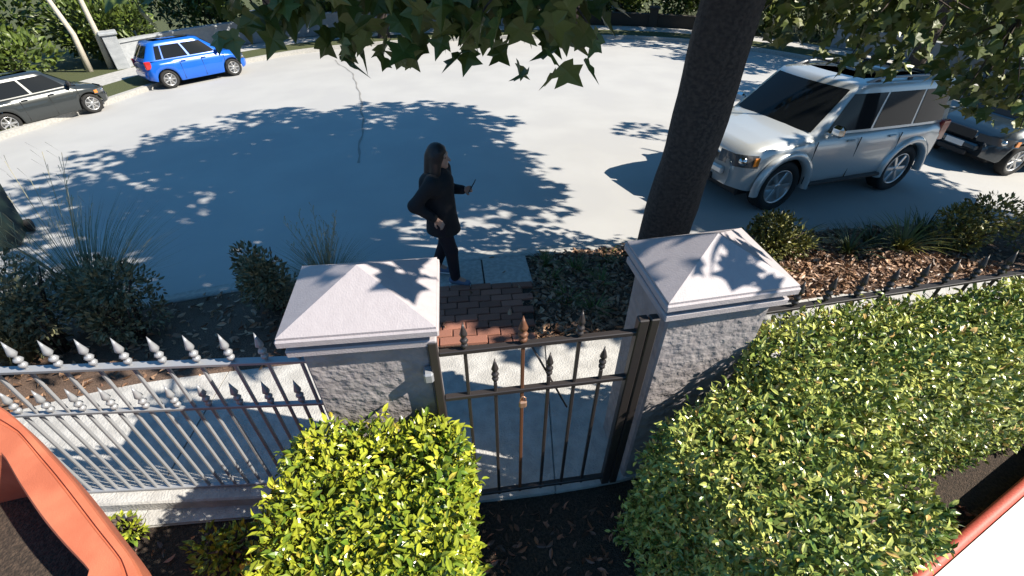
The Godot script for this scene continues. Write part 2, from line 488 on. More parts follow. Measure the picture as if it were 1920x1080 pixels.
# trimmed hedge: rounded blocks (centre, half size), leaves in a shell facing outward
func hedge(called: String, label: String, blocks: Array, per_m2: float, leaf: float, tint: Array, seed_: int):
	rng.seed = seed_
	var root = thing(called, label, "hedge" if called.contains("hedge") else "shrub", Vector3(blocks[0][0].x, -0.04, -blocks[0][0].z))
	var org = root.position
	var xf = []; var cols = []
	var n1 := FastNoiseLite.new(); n1.seed = seed_; n1.frequency = 1.6
	var stems := MB.new(); stems.smooth(true)
	for b in blocks:
		var c: Vector3 = b[0]; var h: Vector3 = b[1]; var yaw: float = b[2]
		var bs = Basis(Vector3.UP, yaw)
		var areas = [h.x * h.z * 4, h.x * h.y * 8, h.z * h.y * 8]
		var total = areas[0] + areas[1] + areas[2]
		for i in int(total * per_m2):
			var k = rng.randf() * total
			var p: Vector3; var nrm: Vector3
			var a = rng.randf_range(-1, 1); var d = rng.randf_range(-1, 1)
			if k < areas[0]: p = Vector3(a * h.x, h.y, d * h.z); nrm = Vector3.UP
			elif k < areas[0] + areas[1]:
				var s = 1.0 if rng.randf() < 0.5 else -1.0
				p = Vector3(a * h.x, d * h.y, s * h.z); nrm = Vector3(0, 0, s)
			else:
				var s = 1.0 if rng.randf() < 0.5 else -1.0
				p = Vector3(s * h.x, d * h.y, a * h.z); nrm = Vector3(s, 0, 0)
			# round the corners
			var rr = 0.13
			var inn = Vector3(clamp(p.x, -h.x + rr, h.x - rr), clamp(p.y, -h.y, h.y - rr), clamp(p.z, -h.z + rr, h.z - rr))
			var dv = p - inn
			if dv.length() > rr: p = inn + dv.normalized() * rr
			if dv.length() > 1e-3: nrm = dv.normalized()
			var w = P(c.x, c.y, c.z) + bs * p
			var wn = bs * nrm
			var lump = n1.get_noise_3dv(w * 2.0) * 0.09 + n1.get_noise_3dv(w * 6.0) * 0.05
			var depth = pow(rng.randf(), 1.7) * 0.17
			w += wn * (lump - depth + (rng.randf_range(0.0, 0.05) if rng.randf() < 0.12 else 0.0))
			if w.y < 0.0: continue
			var dir = (wn * rng.randf_range(0.1, 0.8) + Vector3.UP * 0.25 + rand_dir() * 0.9).normalized()
			var face = wn * 0.8 + Vector3.UP * 0.5 + rand_dir() * 0.75
			face = face - dir * dir.dot(face)
			if face.length() < 0.05: continue
			face = face.normalized()
			var sc = leaf * rng.randf_range(0.65, 1.25)
			xf.append(Transform3D(Basis(dir.cross(face), dir, face).scaled(Vector3.ONE * sc), w - org))
			var t = clamp(0.5 + n1.get_noise_3dv(w * 3.0 + Vector3(9, 3, 1)) * 1.1 + rng.randf_range(-0.45, 0.45), 0.0, 1.0)
			var col: Color = tint[0].lerp(tint[1], t)
			if rng.randf() < 0.05: col = tint[2]
			cols.append(col * rng.randf_range(0.75, 1.25))
		# stems inside
		var ns = int(max(5, h.x * h.z * 60))
		for i in ns:
			var b0 = P(c.x, 0, c.z) + bs * Vector3(rng.randf_range(-0.6, 0.6) * h.x, 0, rng.randf_range(-0.6, 0.6) * h.z)
			b0.y = -0.05
			var tip = b0 + bs * Vector3(rng.randf_range(-0.3, 0.3) * h.x, 0, rng.randf_range(-0.3, 0.3) * h.z)
			tip.y = c.y + h.y * rng.randf_range(0.5, 0.85)
			var mid = (b0 + tip) * 0.5 + rand_dir() * 0.05
			stems.tube([b0 - org, mid - org, tip - org], [0.014, 0.01, 0.005], 5)
	scatter("foliage", oval_leaf(), M.hedge_leaf, xf, cols, root)
	obj("stems", stems, M.bark, root)
	# dense inner twigs and leaves
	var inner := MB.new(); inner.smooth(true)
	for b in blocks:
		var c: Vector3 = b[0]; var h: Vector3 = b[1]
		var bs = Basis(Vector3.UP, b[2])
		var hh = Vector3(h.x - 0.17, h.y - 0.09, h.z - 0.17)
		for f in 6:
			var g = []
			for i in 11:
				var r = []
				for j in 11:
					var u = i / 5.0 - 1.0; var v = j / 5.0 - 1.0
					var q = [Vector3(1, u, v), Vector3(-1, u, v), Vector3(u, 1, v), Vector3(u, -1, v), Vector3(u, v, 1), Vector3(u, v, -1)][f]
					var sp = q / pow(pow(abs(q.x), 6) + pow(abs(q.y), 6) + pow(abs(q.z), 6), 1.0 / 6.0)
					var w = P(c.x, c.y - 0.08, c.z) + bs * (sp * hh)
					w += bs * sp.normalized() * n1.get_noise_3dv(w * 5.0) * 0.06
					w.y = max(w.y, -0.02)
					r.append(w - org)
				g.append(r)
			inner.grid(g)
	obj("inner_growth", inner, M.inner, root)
	return root

# ---------------------------------------------------------------- trees
func near_ray(p: Vector3, spots: Array, rad: float) -> bool:
	for s in spots:
		var d: Vector3 = p - s
		var t = d.dot(SUN.normalized())
		if t > 0.2 and (d - SUN.normalized() * t).length() < rad: return true
	return false

func add_leaves(xf: Array, cols: Array, c: Vector3, r: Vector3, n: int, size: float, tint: Array, org: Vector3, hang := 0.6):
	for i in n:
		var v = rand_dir() * pow(rng.randf(), 0.45)
		var w = P(c.x + v.x * r.x, c.y + v.y * r.y, c.z + v.z * r.z)
		var dir = Vector3(0, 1, 0) * hang + rand_dir() * 0.8
		xf.append(Transform3D(facing(dir, rng.randf() * TAU).scaled(Vector3.ONE * size * rng.randf_range(0.6, 1.2)), w - org))
		cols.append(tint[0].lerp(tint[1], rng.randf()) * rng.randf_range(0.8, 1.2))

func limb(mb: MB, a: Vector3, b: Vector3, ra: float, rb: float, sag := 0.0, n := 6):
	var pts = []; var rr = []
	for i in n + 1:
		var u = i / float(n)
		var p = a.lerp(b, u)
		p.y += sag * sin(PI * u)
		if i > 0 and i < n: p += rand_dir() * 0.05 * a.distance_to(b) * 0.25
		pts.append(P(p.x, p.y, p.z)); rr.append(lerp(ra, rb, u))
	mb.tube(pts, rr, 7)

func shifted(mb: MB, org: Vector3) -> MB:
	return mb

func street_tree(label: String, base: Vector3, height: float, rad: float, crown_c: Vector3, crown_r: Vector3, clusters: int, per: int, leaf: float, boughs: Array, lit: Array, seed_: int, bark: Material, tint: Array, group := "", lobes := []):
	rng.seed = seed_
	var root = thing("street_tree", label, "tree", P(base.x, base.y, base.z), 0.0, group)
	var org = root.position
	var mb := MB.new(); mb.smooth(true)
	var n1 := FastNoiseLite.new(); n1.seed = seed_; n1.frequency = 0.9
	var rings = []
	var nr = 26; var ns = 20
	for i in nr + 1:
		var u = i / float(nr)
		var y = u * height
		var cx = 0.07 * sin(u * 3.0 + seed_); var cz = 0.05 * sin(u * 4.1)
		var r = rad * (1.0 - 0.22 * u) + rad * 0.6 * exp(-y * 7.0) + rad * 0.12 * exp(-pow((u - 0.62) * 9.0, 2.0))
		var ring = []
		for k in ns + 1:
			var w = TAU * (k % ns) / ns
			var q = r * (1.0 + 0.09 * n1.get_noise_3d(cos(w) * 1.5, y * 0.7, sin(w) * 1.5) * 2.0 + 0.05 * n1.get_noise_3d(cos(w) * 5, y * 1.6, sin(w) * 5))
			ring.append(Vector3(cx + cos(w) * q, y - 0.08, cz + sin(w) * q))
		rings.append(ring)
	mb.grid(rings)
	obj("trunk", mb, bark, root)
	var top = base + Vector3(0, height - 0.35, 0)
	# crown clusters
	var cl = []
	var tries = 0
	while cl.size() < clusters and tries < clusters * 30:
		tries += 1
		var v = rand_dir() * pow(rng.randf(), 0.4)
		var c = crown_c + Vector3(v.x * crown_r.x, v.y * crown_r.y, v.z * crown_r.z)
		if near_ray(c, lit, 0.85) or near_ray(c, open_spots, 1.05): continue
		cl.append(c)
	for lo in lobes:
		var got = 0; tries = 0
		while got < lo[2] and tries < lo[2] * 30:
			tries += 1
			var v = rand_dir() * pow(rng.randf(), 0.4)
			var c = lo[0] + Vector3(v.x * lo[1].x, v.y * lo[1].y, v.z * lo[1].z)
			if near_ray(c, lit, 0.85) or near_ray(c, open_spots, 1.05): continue
			cl.append(c); got += 1
	var xf = []; var cols = []
	var single = plane_leaf(seed_ + 1)
	for c in cl:
		var s = rng.randf_range(0.5, 0.85)
		add_leaves(xf, cols, c, Vector3(s, s * 0.7, s), per, leaf, tint, org)
	for b in boughs:
		if b.size() > 5:
			var sx = []; var sc = []
			add_leaves(sx, sc, b[0], b[1], b[2], b[3], b[4], org, 0.9)
			for i in sx.size():
				var lf = put("leaf", single, M.single_leaf, root)
				lf.transform = sx[i]
			continue
		add_leaves(xf, cols, b[0], b[1], b[2], b[3], b[4] if b.size() > 4 else tint, org, 0.9)
	scatter("crown", plane_leaf(seed_), M.leaf, xf, cols, root)
	# limbs to a selection of clusters
	var main = 7
	for i in main:
		var w = TAU * i / main + 0.3
		var e = crown_c + Vector3(cos(w) * crown_r.x * 0.55, crown_r.y * rng.randf_range(-0.3, 0.3), sin(w) * crown_r.z * 0.55)
		mb = MB.new(); mb.smooth(true)
		var l0 = top + Vector3(0, -0.25 * (i % 3), 0)
		limb(mb, l0 - base, e - base, rad * 0.42, rad * 0.1, 0.3)
		for k in 5:
			if cl.size() == 0: break
			var best = cl[rng.randi() % cl.size()]
			for t in 8:
				var q = cl[rng.randi() % cl.size()]
				if q.distance_to(e) < best.distance_to(e): best = q
			limb(mb, l0.lerp(e, 0.5 + 0.1 * k) - base, best - base, rad * 0.1, 0.012, 0.1, 4)
		obj("limb", mb, bark, root)
	for b in boughs:
		mb = MB.new(); mb.smooth(true)
		var e: Vector3 = b[0]
		limb(mb, top - base, e + Vector3(0, b[1].y * 0.5, 0) - base, rad * 0.2, 0.02, 0.6)
		for k in 6:
			var v = rand_dir()
			limb(mb, e + Vector3(0, b[1].y * 0.4, 0) - base, e + Vector3(v.x * b[1].x, v.y * b[1].y, v.z * b[1].z) * 0.9 - base, 0.012, 0.003, 0.02, 4)
		obj("bough", mb, bark, root)
	return root

func leafy_shrub(called: String, label: String, at: Vector3, r: Vector3, n: int, leaf: float, tint: Array, seed_: int, group := ""):
	rng.seed = seed_
	var root = thing(called, label, "shrub", P(at.x, at.y, at.z), 0.0, group)
	var xf = []; var cols = []
	var nl = 9
	var lobes = []
	for i in nl:
		var v = rand_dir()
		lobes.append([Vector3(v.x * r.x * 0.55, r.y * (1.0 + v.y * 0.5), v.z * r.z * 0.55), rng.randf_range(0.4, 0.62)])
	for i in n:
		var lb = lobes[rng.randi() % nl]
		var v = rand_dir()
		var k = 1.0 - pow(rng.randf(), 2.0) * 0.5
		var p = lb[0] + Vector3(v.x * r.x, v.y * r.y, v.z * r.z) * lb[1] * k
		if p.y < 0.02: continue
		xf.append(Transform3D(facing(v + Vector3.UP * 0.3 + rand_dir() * 0.7, rng.randf() * TAU).scaled(Vector3.ONE * leaf * rng.randf_range(0.6, 1.3)), p))
		cols.append(tint[0].lerp(tint[1], rng.randf()) * rng.randf_range(0.7, 1.25))
	scatter("foliage", oval_leaf(), M.leaf, xf, cols, root)
	var mb := MB.new(); mb.smooth(true)
	for i in 9:
		var w = TAU * i / 9.0
		var tip = Vector3(cos(w) * r.x * 0.6, r.y * rng.randf_range(0.9, 1.6), sin(w) * r.z * 0.6)
		mb.tube([Vector3(cos(w) * 0.03, -0.05, sin(w) * 0.03), tip * 0.5 + Vector3(0, 0.1, 0), tip], [0.018, 0.012, 0.005], 5)
	obj("stems", mb, M.bark, root)
	return root

func tuft(called: String, label: String, at: Vector3, h: float, spread: float, n: int, tint: Array, seed_: int, group := "", feathery := false):
	rng.seed = seed_
	var root = thing(called, label, "plant", P(at.x, at.y - 0.02, at.z), 0.0, group)
	var xf = []; var cols = []
	for i in n:
		var w = rng.randf() * TAU
		var lean = rng.randf_range(0.05, 0.75) * spread
		var up = Vector3(cos(w) * lean, 1, sin(w) * lean)
		var bs = facing(up, 0.0)
		# turn so that the blade droops outwards
		var z = (Vector3(cos(w), 0, sin(w)) - up.normalized() * Vector3(cos(w), 0, sin(w)).dot(up.normalized())).normalized()
		bs = Basis(up.normalized().cross(z), up.normalized(), z)
		var s = h * rng.randf_range(0.55, 1.1)
		var wid = s * (0.13 if feathery else 1.0)
		xf.append(Transform3D(Basis(bs.x * wid, bs.y * s, bs.z * s), Vector3(cos(w), 0, sin(w)) * rng.randf() * 0.08))
		cols.append(tint[0].lerp(tint[1], rng.randf()) * rng.randf_range(0.75, 1.25))
	scatter("blades", blade_leaf(), M.grass_leaf, xf, cols, root)
	if feathery:
		var mb := MB.new()
		for i in 16:
			var w = rng.randf() * TAU
			var tip = Vector3(cos(w) * 0.42 * h * spread, h * rng.randf_range(0.9, 1.25), sin(w) * 0.42 * h * spread)
			mb.tube([Vector3.ZERO, tip * Vector3(0.35, 0.55, 0.35), tip], [0.004, 0.003, 0.002], 4)
			for k in 12:
				var b = tip * Vector3(0.35, 0.55, 0.35)
				var q = b.lerp(tip, k / 11.0)
				var d = (rand_dir() * 0.6 + Vector3.UP).normalized() * h * 0.09
				mb.tri(q, q + d + Vector3(0.005, 0, 0), q + d - Vector3(0.005, 0, 0.004))
		obj("flower_stalks", mb, M.straw, root)
	return root

# ---------------------------------------------------------------- cars (local: x forward, y up, z to the car's right)
func ltab(t: Array, x: float) -> float:
	if x <= t[0][0]: return t[0][1]
	for i in t.size() - 1:
		if x <= t[i + 1][0]:
			return lerp(float(t[i][1]), float(t[i + 1][1]), (x - t[i][0]) / (t[i + 1][0] - t[i][0]))
	return t[-1][1]

func cab_side(p: Dictionary, t: float, s: float, side: float, out := 0.0) -> Vector3:   # t height 0..1, s 0 rear .. 1 front
	var x = lerp(lerp(p.cab_rb, p.cab_rt, t), lerp(p.cab_fb, p.cab_ft, t), s)
	var w = lerp(p.cab_wb, p.cab_wt, t) * (1.0 - 0.05 * pow(abs(s * 2.0 - 1.0), 3.0))
	var y = lerp(p.cab_y0, p.cab_y1, t)
	return Vector3(x, y + out * 0.25, side * (w + out))

func cab_end(p: Dictionary, t: float, s: float, front: bool, out := 0.0) -> Vector3:     # s -1..1 across
	var w = lerp(p.cab_wb, p.cab_wt, t) * 0.95
	var bow = (p.bow if front else p.bow * 0.6) * (1.0 - s * s)
	var x = lerp(p.cab_fb, p.cab_ft, t) + bow + out if front else lerp(p.cab_rb, p.cab_rt, t) - bow - out
	return Vector3(x, lerp(p.cab_y0, p.cab_y1, t) + out * 0.5, s * w)

func patch(f: Callable, n: int, m: int) -> MB:
	var mb := MB.new(); mb.smooth(true)
	var g = []
	for i in n + 1:
		var r = []
		for j in m + 1: r.append(f.call(i / float(n), j / float(m)))
		g.append(r)
	mb.grid(g)
	return mb

func wheel_meshes(r: float, w: float, spokes: int) -> Array:
	var bs = Basis(Vector3.RIGHT, PI / 2)          # lathe axis along z
	var t := MB.new(); t.smooth(true)
	var h = w * 0.5
	t.lathe(Vector3.ZERO, [[r * 0.66, -h * 0.8], [r * 0.8, -h], [r * 0.93, -h * 0.95], [r * 0.995, -h * 0.7], [r, 0], [r * 0.995, h * 0.7], [r * 0.93, h * 0.95], [r * 0.8, h], [r * 0.66, h * 0.8], [r * 0.62, 0.0], [r * 0.66, -h * 0.8]], 28, bs)
	var m := MB.new()
	m.smooth(true)
	m.lathe(Vector3.ZERO, [[r * 0.67, h * 0.82], [r * 0.64, h * 0.86], [r * 0.6, h * 0.7], [r * 0.585, -h * 0.5], [0.0, -h * 0.5]], 28, bs)
	m.lathe(Vector3.ZERO, [[0.0, h * 0.78], [r * 0.1, h * 0.78], [r * 0.16, h * 0.7], [r * 0.17, 0.0]], 14, bs)
	m.smooth(false)
	for i in spokes:
		var q = Basis(Vector3(0, 0, 1), TAU * i / spokes)
		m.box(q * Vector3(r * 0.37, 0, h * 0.62), Vector3(r * 0.5, r * 0.15, h * 0.2), 0.008, q)
	return [t.mesh(), m.mesh()]

func car(called: String, label: String, p: Dictionary, paint: Material, at: Vector3, fwd: Vector2, size := 1.0, group := "") -> Node3D:
	# stand it on the sloping road
	var f = Vector3(fwd.x, 0, -fwd.y).normalized()
	var e = 0.9
	var sd = Vector2(fwd.y, -fwd.x).normalized(); var fd = fwd.normalized()
	var hf = (road_y(at.x + fd.x * e, at.z + fd.y * e) - road_y(at.x - fd.x * e, at.z - fd.y * e)) / (2 * e)
	var hs = (road_y(at.x + sd.x * e, at.z + sd.y * e) - road_y(at.x - sd.x * e, at.z - sd.y * e)) / (2 * e)
	var fx = (f + Vector3(0, hf, 0)).normalized()
	var rz = Vector3(sd.x, hs, -sd.y).normalized()
	var up = rz.cross(fx).normalized()
	rz = fx.cross(up).normalized()
	var root = thing(called, label, "car", Vector3.ZERO, 0.0, group)
	root.transform = Transform3D(Basis(fx * size, up * size, rz * size), P(at.x, road_y(at.x, at.z) + at.y, at.z))
	# body shell
	var mb := MB.new(); mb.smooth(true)
	var rows = []
	var n = 84
	var x0 = p.top[0][0]; var x1 = p.top[-1][0]
	for i in n + 1:
		var x = lerp(float(x0), float(x1), i / float(n))
		var yt = ltab(p.top, x); var ys = ltab(p.bot, x); var w = ltab(p.wid, x)
		for wx in p.axles:
			var dx = abs(x - wx)
			if dx < p.arch: ys = max(ys, p.wr + sqrt(p.arch * p.arch - dx * dx))
		var sh = yt - p.shoulder
		ys = min(ys, sh - 0.04)
		var half = []
		var fr = [0.0, 0.1, 0.3, 0.55, 0.78, 0.94, 1.0]
		var ws = p.sect
		for k in 7: half.append(Vector2(lerp(ys, sh, fr[k]), w * ws[k]))
		half.append(Vector2(yt - p.shoulder * 0.35, w * 0.9))
		half.append(Vector2(yt - 0.01, w * 0.72))
		half.append(Vector2(yt + 0.012, w * 0.36))
		var r = []
		for k in half.size(): r.append(Vector3(x, half[k].x, half[k].y))
		r.append(Vector3(x, yt + 0.018, 0))
		for k in range(half.size() - 1, -1, -1): r.append(Vector3(x, half[k].x, -half[k].y))
		rows.append(r)
	mb.grid(rows)
	for ei in [0, n]:
		var r = rows[ei]
		var m = r.size()
		for k in m / 2:
			mb.quad(r[k], r[k + 1], r[m - 2 - k], r[m - 1 - k])
	obj("body", mb, paint, root)
	mb = MB.new()
	mb.box(Vector3((x0 + x1) * 0.5, p.wr * 0.95, 0), Vector3((x1 - x0) * 0.86, p.wr * 0.8, p.wid[3][1] * 2 - 0.56), 0.03)
	for sd2 in [-1, 1]:
		mb.box(Vector3((p.axles[0] + p.axles[1]) * 0.5, ltab(p.bot, 0.0) + 0.035, sd2 * (p.wid[3][1] * 0.93 - 0.06)), Vector3(p.axles[0] - p.axles[1] - p.arch * 2 - 0.02, 0.06, 0.09), 0.015)
	obj("underbody", mb, M.black_plastic, root)
	# cabin shell
	mb = MB.new(); mb.smooth(true)
	var rings = []
	for i in 13:
		var t = i / 10.0
		var shrink = 0.0; var tt = min(t, 1.0); var lift = 0.0
		if i > 9:
			var a = (i - 9) / 3.0
			shrink = [0.0, 0.02, 0.075, 0.3][i - 9]; lift = [0.0, 0.022, 0.045, 0.062][i - 9]
			tt = 1.0 if i > 9 else tt
		if i == 9: tt = 0.94
		var ring = []
		for k in 9: ring.append(cab_side(p, tt, k / 8.0, 1.0))
		for k in range(1, 8): ring.append(cab_end(p, tt, 1.0 - k / 4.0, true))
		for k in 9: ring.append(cab_side(p, tt, 1.0 - k / 8.0, -1.0))
		for k in range(1, 8): ring.append(cab_end(p, tt, -1.0 + k / 4.0, false))
		var c = Vector3((p.cab_ft + p.cab_rt) * 0.5, 0, 0)
		var rr = []
		for v in ring:
			var d = v - c; d.y = 0
			var q = v
			if shrink > 0.0:
				var l = Vector2(d.x / (p.cab_ft - p.cab_rt), d.z / (2 * p.cab_wt))
				q = v - d * shrink
				q.y = v.y + lift
			rr.append(q)
		rr.append(rr[0])
		rings.append(rr)
	mb.grid(rings)
	var last = rings[-1]
	var cc = Vector3.ZERO
	for v in last: cc += v / last.size()
	cc.y += 0.012
	for k in last.size() - 1: mb.tri(last[k], last[k + 1], cc)
	obj("cabin", mb, paint, root)
	# glass
	var gl = M.glass
	obj("windscreen", patch(func(u, v): return cab_end(p, lerp(0.05, 0.93, u), lerp(-0.93, 0.93, v), true, 0.006), 6, 8), gl, root)
	obj("rear_window", patch(func(u, v): return cab_end(p, lerp(0.22, 0.9, u), lerp(-0.84, 0.84, v), false, 0.006), 4, 6), gl, root)
	for s in [-1.0, 1.0]:
		for w in p.windows:
			obj("side_window", patch(func(u, v): return cab_side(p, lerp(0.06, 0.86, u), lerp(lerp(float(w[0]), float(w[2]), u), lerp(float(w[1]), float(w[3]), u), v), s, 0.006), 3, 5), gl, root)
	# wheels
	var wm = wheel_meshes(p.wr, p.ww, p.spokes)
	for wx in p.axles:
		for s in [-1.0, 1.0]:
			var tw = put("wheel", wm[0], M.rubber, root)
			tw.position = Vector3(wx, p.wr, s * (p.wid[3][1] - p.ww * 0.5 - 0.015))
			if s < 0: tw.rotation.y = PI
			put("rim", wm[1], M.alloy, tw)
	# lamps, bumpers, mirrors, plates, handles
	var fx1: float = x1; var W: float = p.wid[3][1]
	for s in [-1.0, 1.0]:
		mb = MB.new(); mb.smooth(true)
		var lp = []
		for i in 7:
			var r = []
			for j in 6:
				var u = i / 6.0; var v = j / 5.0
				var x = lerp(fx1 - p.lamp_len, fx1 - 0.02, u)
				var w = ltab(p.wid, x)
				var y = lerp(p.lamp_y0, p.lamp_y1, v)
				r.append(Vector3(x + 0.012 * v, y, s * (w * lerp(1.0, 0.965, v) + 0.012)))
			lp.append(r)
		var lr = []
		for j in 6:
			lr.append(Vector3(fx1 + 0.018, lerp(p.lamp_y0, p.lamp_y1, j / 5.0), s * ltab(p.wid, fx1) * 0.62))
		lp.append(lr)
		mb.grid(lp)
		var hl = obj("headlight", mb, M.lamp_glass, root)
		mb = MB.new()
		mb.box(Vector3(fx1 - p.lamp_len * 0.86, (p.lamp_y0 + p.lamp_y1) * 0.5, s * (ltab(p.wid, fx1 - p.lamp_len * 0.86) + 0.012)), Vector3(0.1, (p.lamp_y1 - p.lamp_y0) * 0.7, 0.02), 0.006)
		obj("indicator", mb, M.lamp_orange, hl)
		mb = MB.new(); mb.smooth(true)
		var lr2 = (p.lamp_y1 - p.lamp_y0) * 0.36
		var lx = fx1 - p.lamp_len * 0.35
		mb.lathe(Vector3(lx, (p.lamp_y0 + p.lamp_y1) * 0.5, s * (ltab(p.wid, lx) - 0.01)), [[0.0, 0.045], [lr2 * 0.6, 0.038], [lr2, 0.012], [lr2, -0.03]], 12, Basis(Vector3(0, 0, 1), -1.0) * Basis(Vector3(1, 0, 0), s * 0.9))
		obj("reflector", mb, M.chrome, hl)
		mb = MB.new()
		mb.box(Vector3(x0 + 0.1, p.tail_y, s * (ltab(p.wid, x0 + 0.1) - 0.03)), Vector3(0.2, p.tail_h, 0.09), 0.02)
		obj("tail_light", mb, M.lamp_red, root)
		mb = MB.new()
		var mp = cab_side(p, 0.0, 0.9, s)
		mb.box(mp + Vector3(0.04, 0.1, s * 0.15), Vector3(0.11, 0.16, 0.19), 0.04)
		mb.box(mp + Vector3(0.05, 0.04, s * 0.05), Vector3(0.06, 0.05, 0.14), 0.015)
		var mi = obj("door_mirror", mb, p.mirror, root)
		for hx in p.handles:
			mb = MB.new()
			mb.box(Vector3(hx, p.cab_y0 - 0.1, s * (W * 0.985)), Vector3(0.17, 0.032, 0.045), 0.012)
			obj("door_handle", mb, paint, root)
		for dx in p.seams:
			mb = MB.new()
			for k in 6:
				var ya = lerp(p.bot[2][1] + 0.05, p.cab_y0 - 0.06, k / 6.0); var yb = lerp(p.bot[2][1] + 0.05, p.cab_y0 - 0.06, (k + 1) / 6.0)
				var wa = 1.001; 
				mb.box(Vector3(dx, (ya + yb) * 0.5, s * W * 0.993), Vector3(0.009, (yb - ya) + 0.002, 0.012), 0.001)
			obj("door_gap", mb, M.black_plastic, root)
	mb = MB.new()
	mb.box(Vector3(fx1 + 0.0, p.lamp_y0 - 0.12, 0), Vector3(0.1, 0.12, ltab(p.wid, fx1) * 1.7), 0.03)
	obj("bumper", mb, paint, root)
	mb = MB.new()
	mb.box(Vector3(fx1 + 0.005, p.lamp_y0 - 0.27, 0), Vector3(0.06, 0.11, ltab(p.wid, fx1) * 1.1), 0.02)
	obj("air_intake", mb, M.black_plastic, root)
	mb = MB.new()
	mb.box(Vector3(fx1 + 0.015, (p.lamp_y0 + p.lamp_y1) * 0.5 + 0.01, 0), Vector3(0.04, p.lamp_y1 - p.lamp_y0 + 0.03, ltab(p.wid, fx1) * 1.05), 0.015)
	var gr = obj("grille", mb, M.black_plastic, root)
	for k in p.slats:
		mb = MB.new()
		var zz = lerp(-0.42, 0.42, (k + 0.5) / p.slats) * ltab(p.wid, fx1)
		mb.box(Vector3(fx1 + 0.04, (p.lamp_y0 + p.lamp_y1) * 0.5 + 0.01, zz), Vector3(0.02, p.lamp_y1 - p.lamp_y0 - 0.02, 0.035), 0.006)
		obj("grille_bar", mb, M.chrome, gr)
	mb = MB.new()
	mb.box(Vector3(fx1 + 0.056, p.lamp_y0 - 0.12, 0), Vector3(0.008, 0.1, 0.36), 0.002)
	obj("number_plate", mb, M.white_paint, root)
	mb = MB.new()
	mb.box(Vector3(x0 - 0.0, 0.5, 0), Vector3(0.12, 0.2, ltab(p.wid, x0) * 1.8), 0.04)
	obj("rear_bumper", mb, paint, root)
	if p.rails:
		for s in [-1.0, 1.0]:
			mb = MB.new(); mb.smooth(true)
			var a = cab_side(p, 1.0, 0.07, s) ; var b = cab_side(p, 1.0, 0.9, s)
			a.z -= s * 0.07; b.z -= s * 0.07
			var pts = []; var rad = []
			for k in 9:
				var q = a.lerp(b, k / 8.0)
				q.y += 0.035 + 0.065 * (1.0 - pow(abs(k / 4.0 - 1.0), 6.0))
				pts.append(q); rad.append(0.019)
			mb.tube(pts, rad, 8)
			var rl = obj("roof_rail", mb, M.steel_grey, root)
			for k in [1, 4, 7]:
				var ft := MB.new()
				ft.box(pts[k] - Vector3(0, 0.05, 0), Vector3(0.1, 0.09, 0.03), 0.01)
				obj("rail_foot", ft, M.black_plastic, rl)
		for k in [0.3, 0.7]:
			mb = MB.new(); mb.smooth(true)
			var a = cab_side(p, 1.0, k, 1.0); var b = cab_side(p, 1.0, k, -1.0)
			a.z -= 0.07; b.z += 0.07; a.y += 0.12; b.y += 0.12
			mb.tube([a, b], [0.016, 0.016], 8)
			obj("roof_bar", mb, M.black_plastic, root)
	if p.flares:
		for wx in p.axles:
			for s in [-1.0, 1.0]:
				mb = MB.new(); mb.smooth(true)
				var g = []
				for i in 19:
					var w = lerp(-0.12, PI + 0.12, i / 18.0)
					var r = []
					for q in [[p.arch - 0.02, -0.06], [p.arch - 0.015, 0.03], [p.arch + 0.03, 0.05], [p.arch + 0.085, 0.035], [p.arch + 0.11, -0.02]]:
						r.append(Vector3(wx + cos(w) * q[0], p.wr + sin(w) * q[0], s * (W + q[1])))
					g.append(r)
				mb.grid(g)
				obj("fender_flare", mb, paint, root)
			mb = MB.new()
		for s in [-1.0, 1.0]:
			mb = MB.new()
			mb.box(Vector3(0, 0.4, s * (W - 0.03)), Vector3(p.axles[0] - p.axles[1] - p.arch * 2 - 0.12, 0.06, 0.16), 0.02)
			obj("side_step", mb, M.black_plastic, root)
	return root

func suv_spec() -> Dictionary:
	return {"top": [[-2.2, 1.05], [-2.12, 1.15], [-1.9, 1.17], [0.75, 1.17], [1.0, 1.165], [1.7, 1.11], [2.02, 1.05], [2.16, 0.97], [2.24, 0.86]],
		"bot": [[-2.2, 0.5], [-1.9, 0.42], [-1.0, 0.36], [1.0, 0.36], [2.0, 0.4], [2.24, 0.46]],
		"wid": [[-2.2, 0.8], [-2.05, 0.87], [-1.6, 0.9], [0.0, 0.905], [1.5, 0.9], [1.95, 0.86], [2.12, 0.78], [2.24, 0.66]],
		"axles": [1.36, -1.36], "arch": 0.475, "wr": 0.4, "ww": 0.27, "spokes": 6, "shoulder": 0.09,
		"sect": [0.965, 0.985, 1.0, 1.0, 0.99, 0.975, 0.95],
		"cab_rb": -2.15, "cab_rt": -2.04, "cab_fb": 0.98, "cab_ft": 0.3, "cab_wb": 0.845, "cab_wt": 0.735, "cab_y0": 1.13, "cab_y1": 1.76, "bow": 0.1,
		"windows": [[0.05, 0.3, 0.05, 0.31], [0.32, 0.61, 0.33, 0.66], [0.63, 0.93, 0.68, 0.97]],
		"lamp_len": 0.3, "lamp_y0": 0.76, "lamp_y1": 0.94, "tail_y": 1.0, "tail_h": 0.34, "handles": [-0.75, 0.2], "seams": [-0.95, -0.0, 0.92],
		"slats": 7, "rails": true, "flares": true, "mirror": M.chrome}

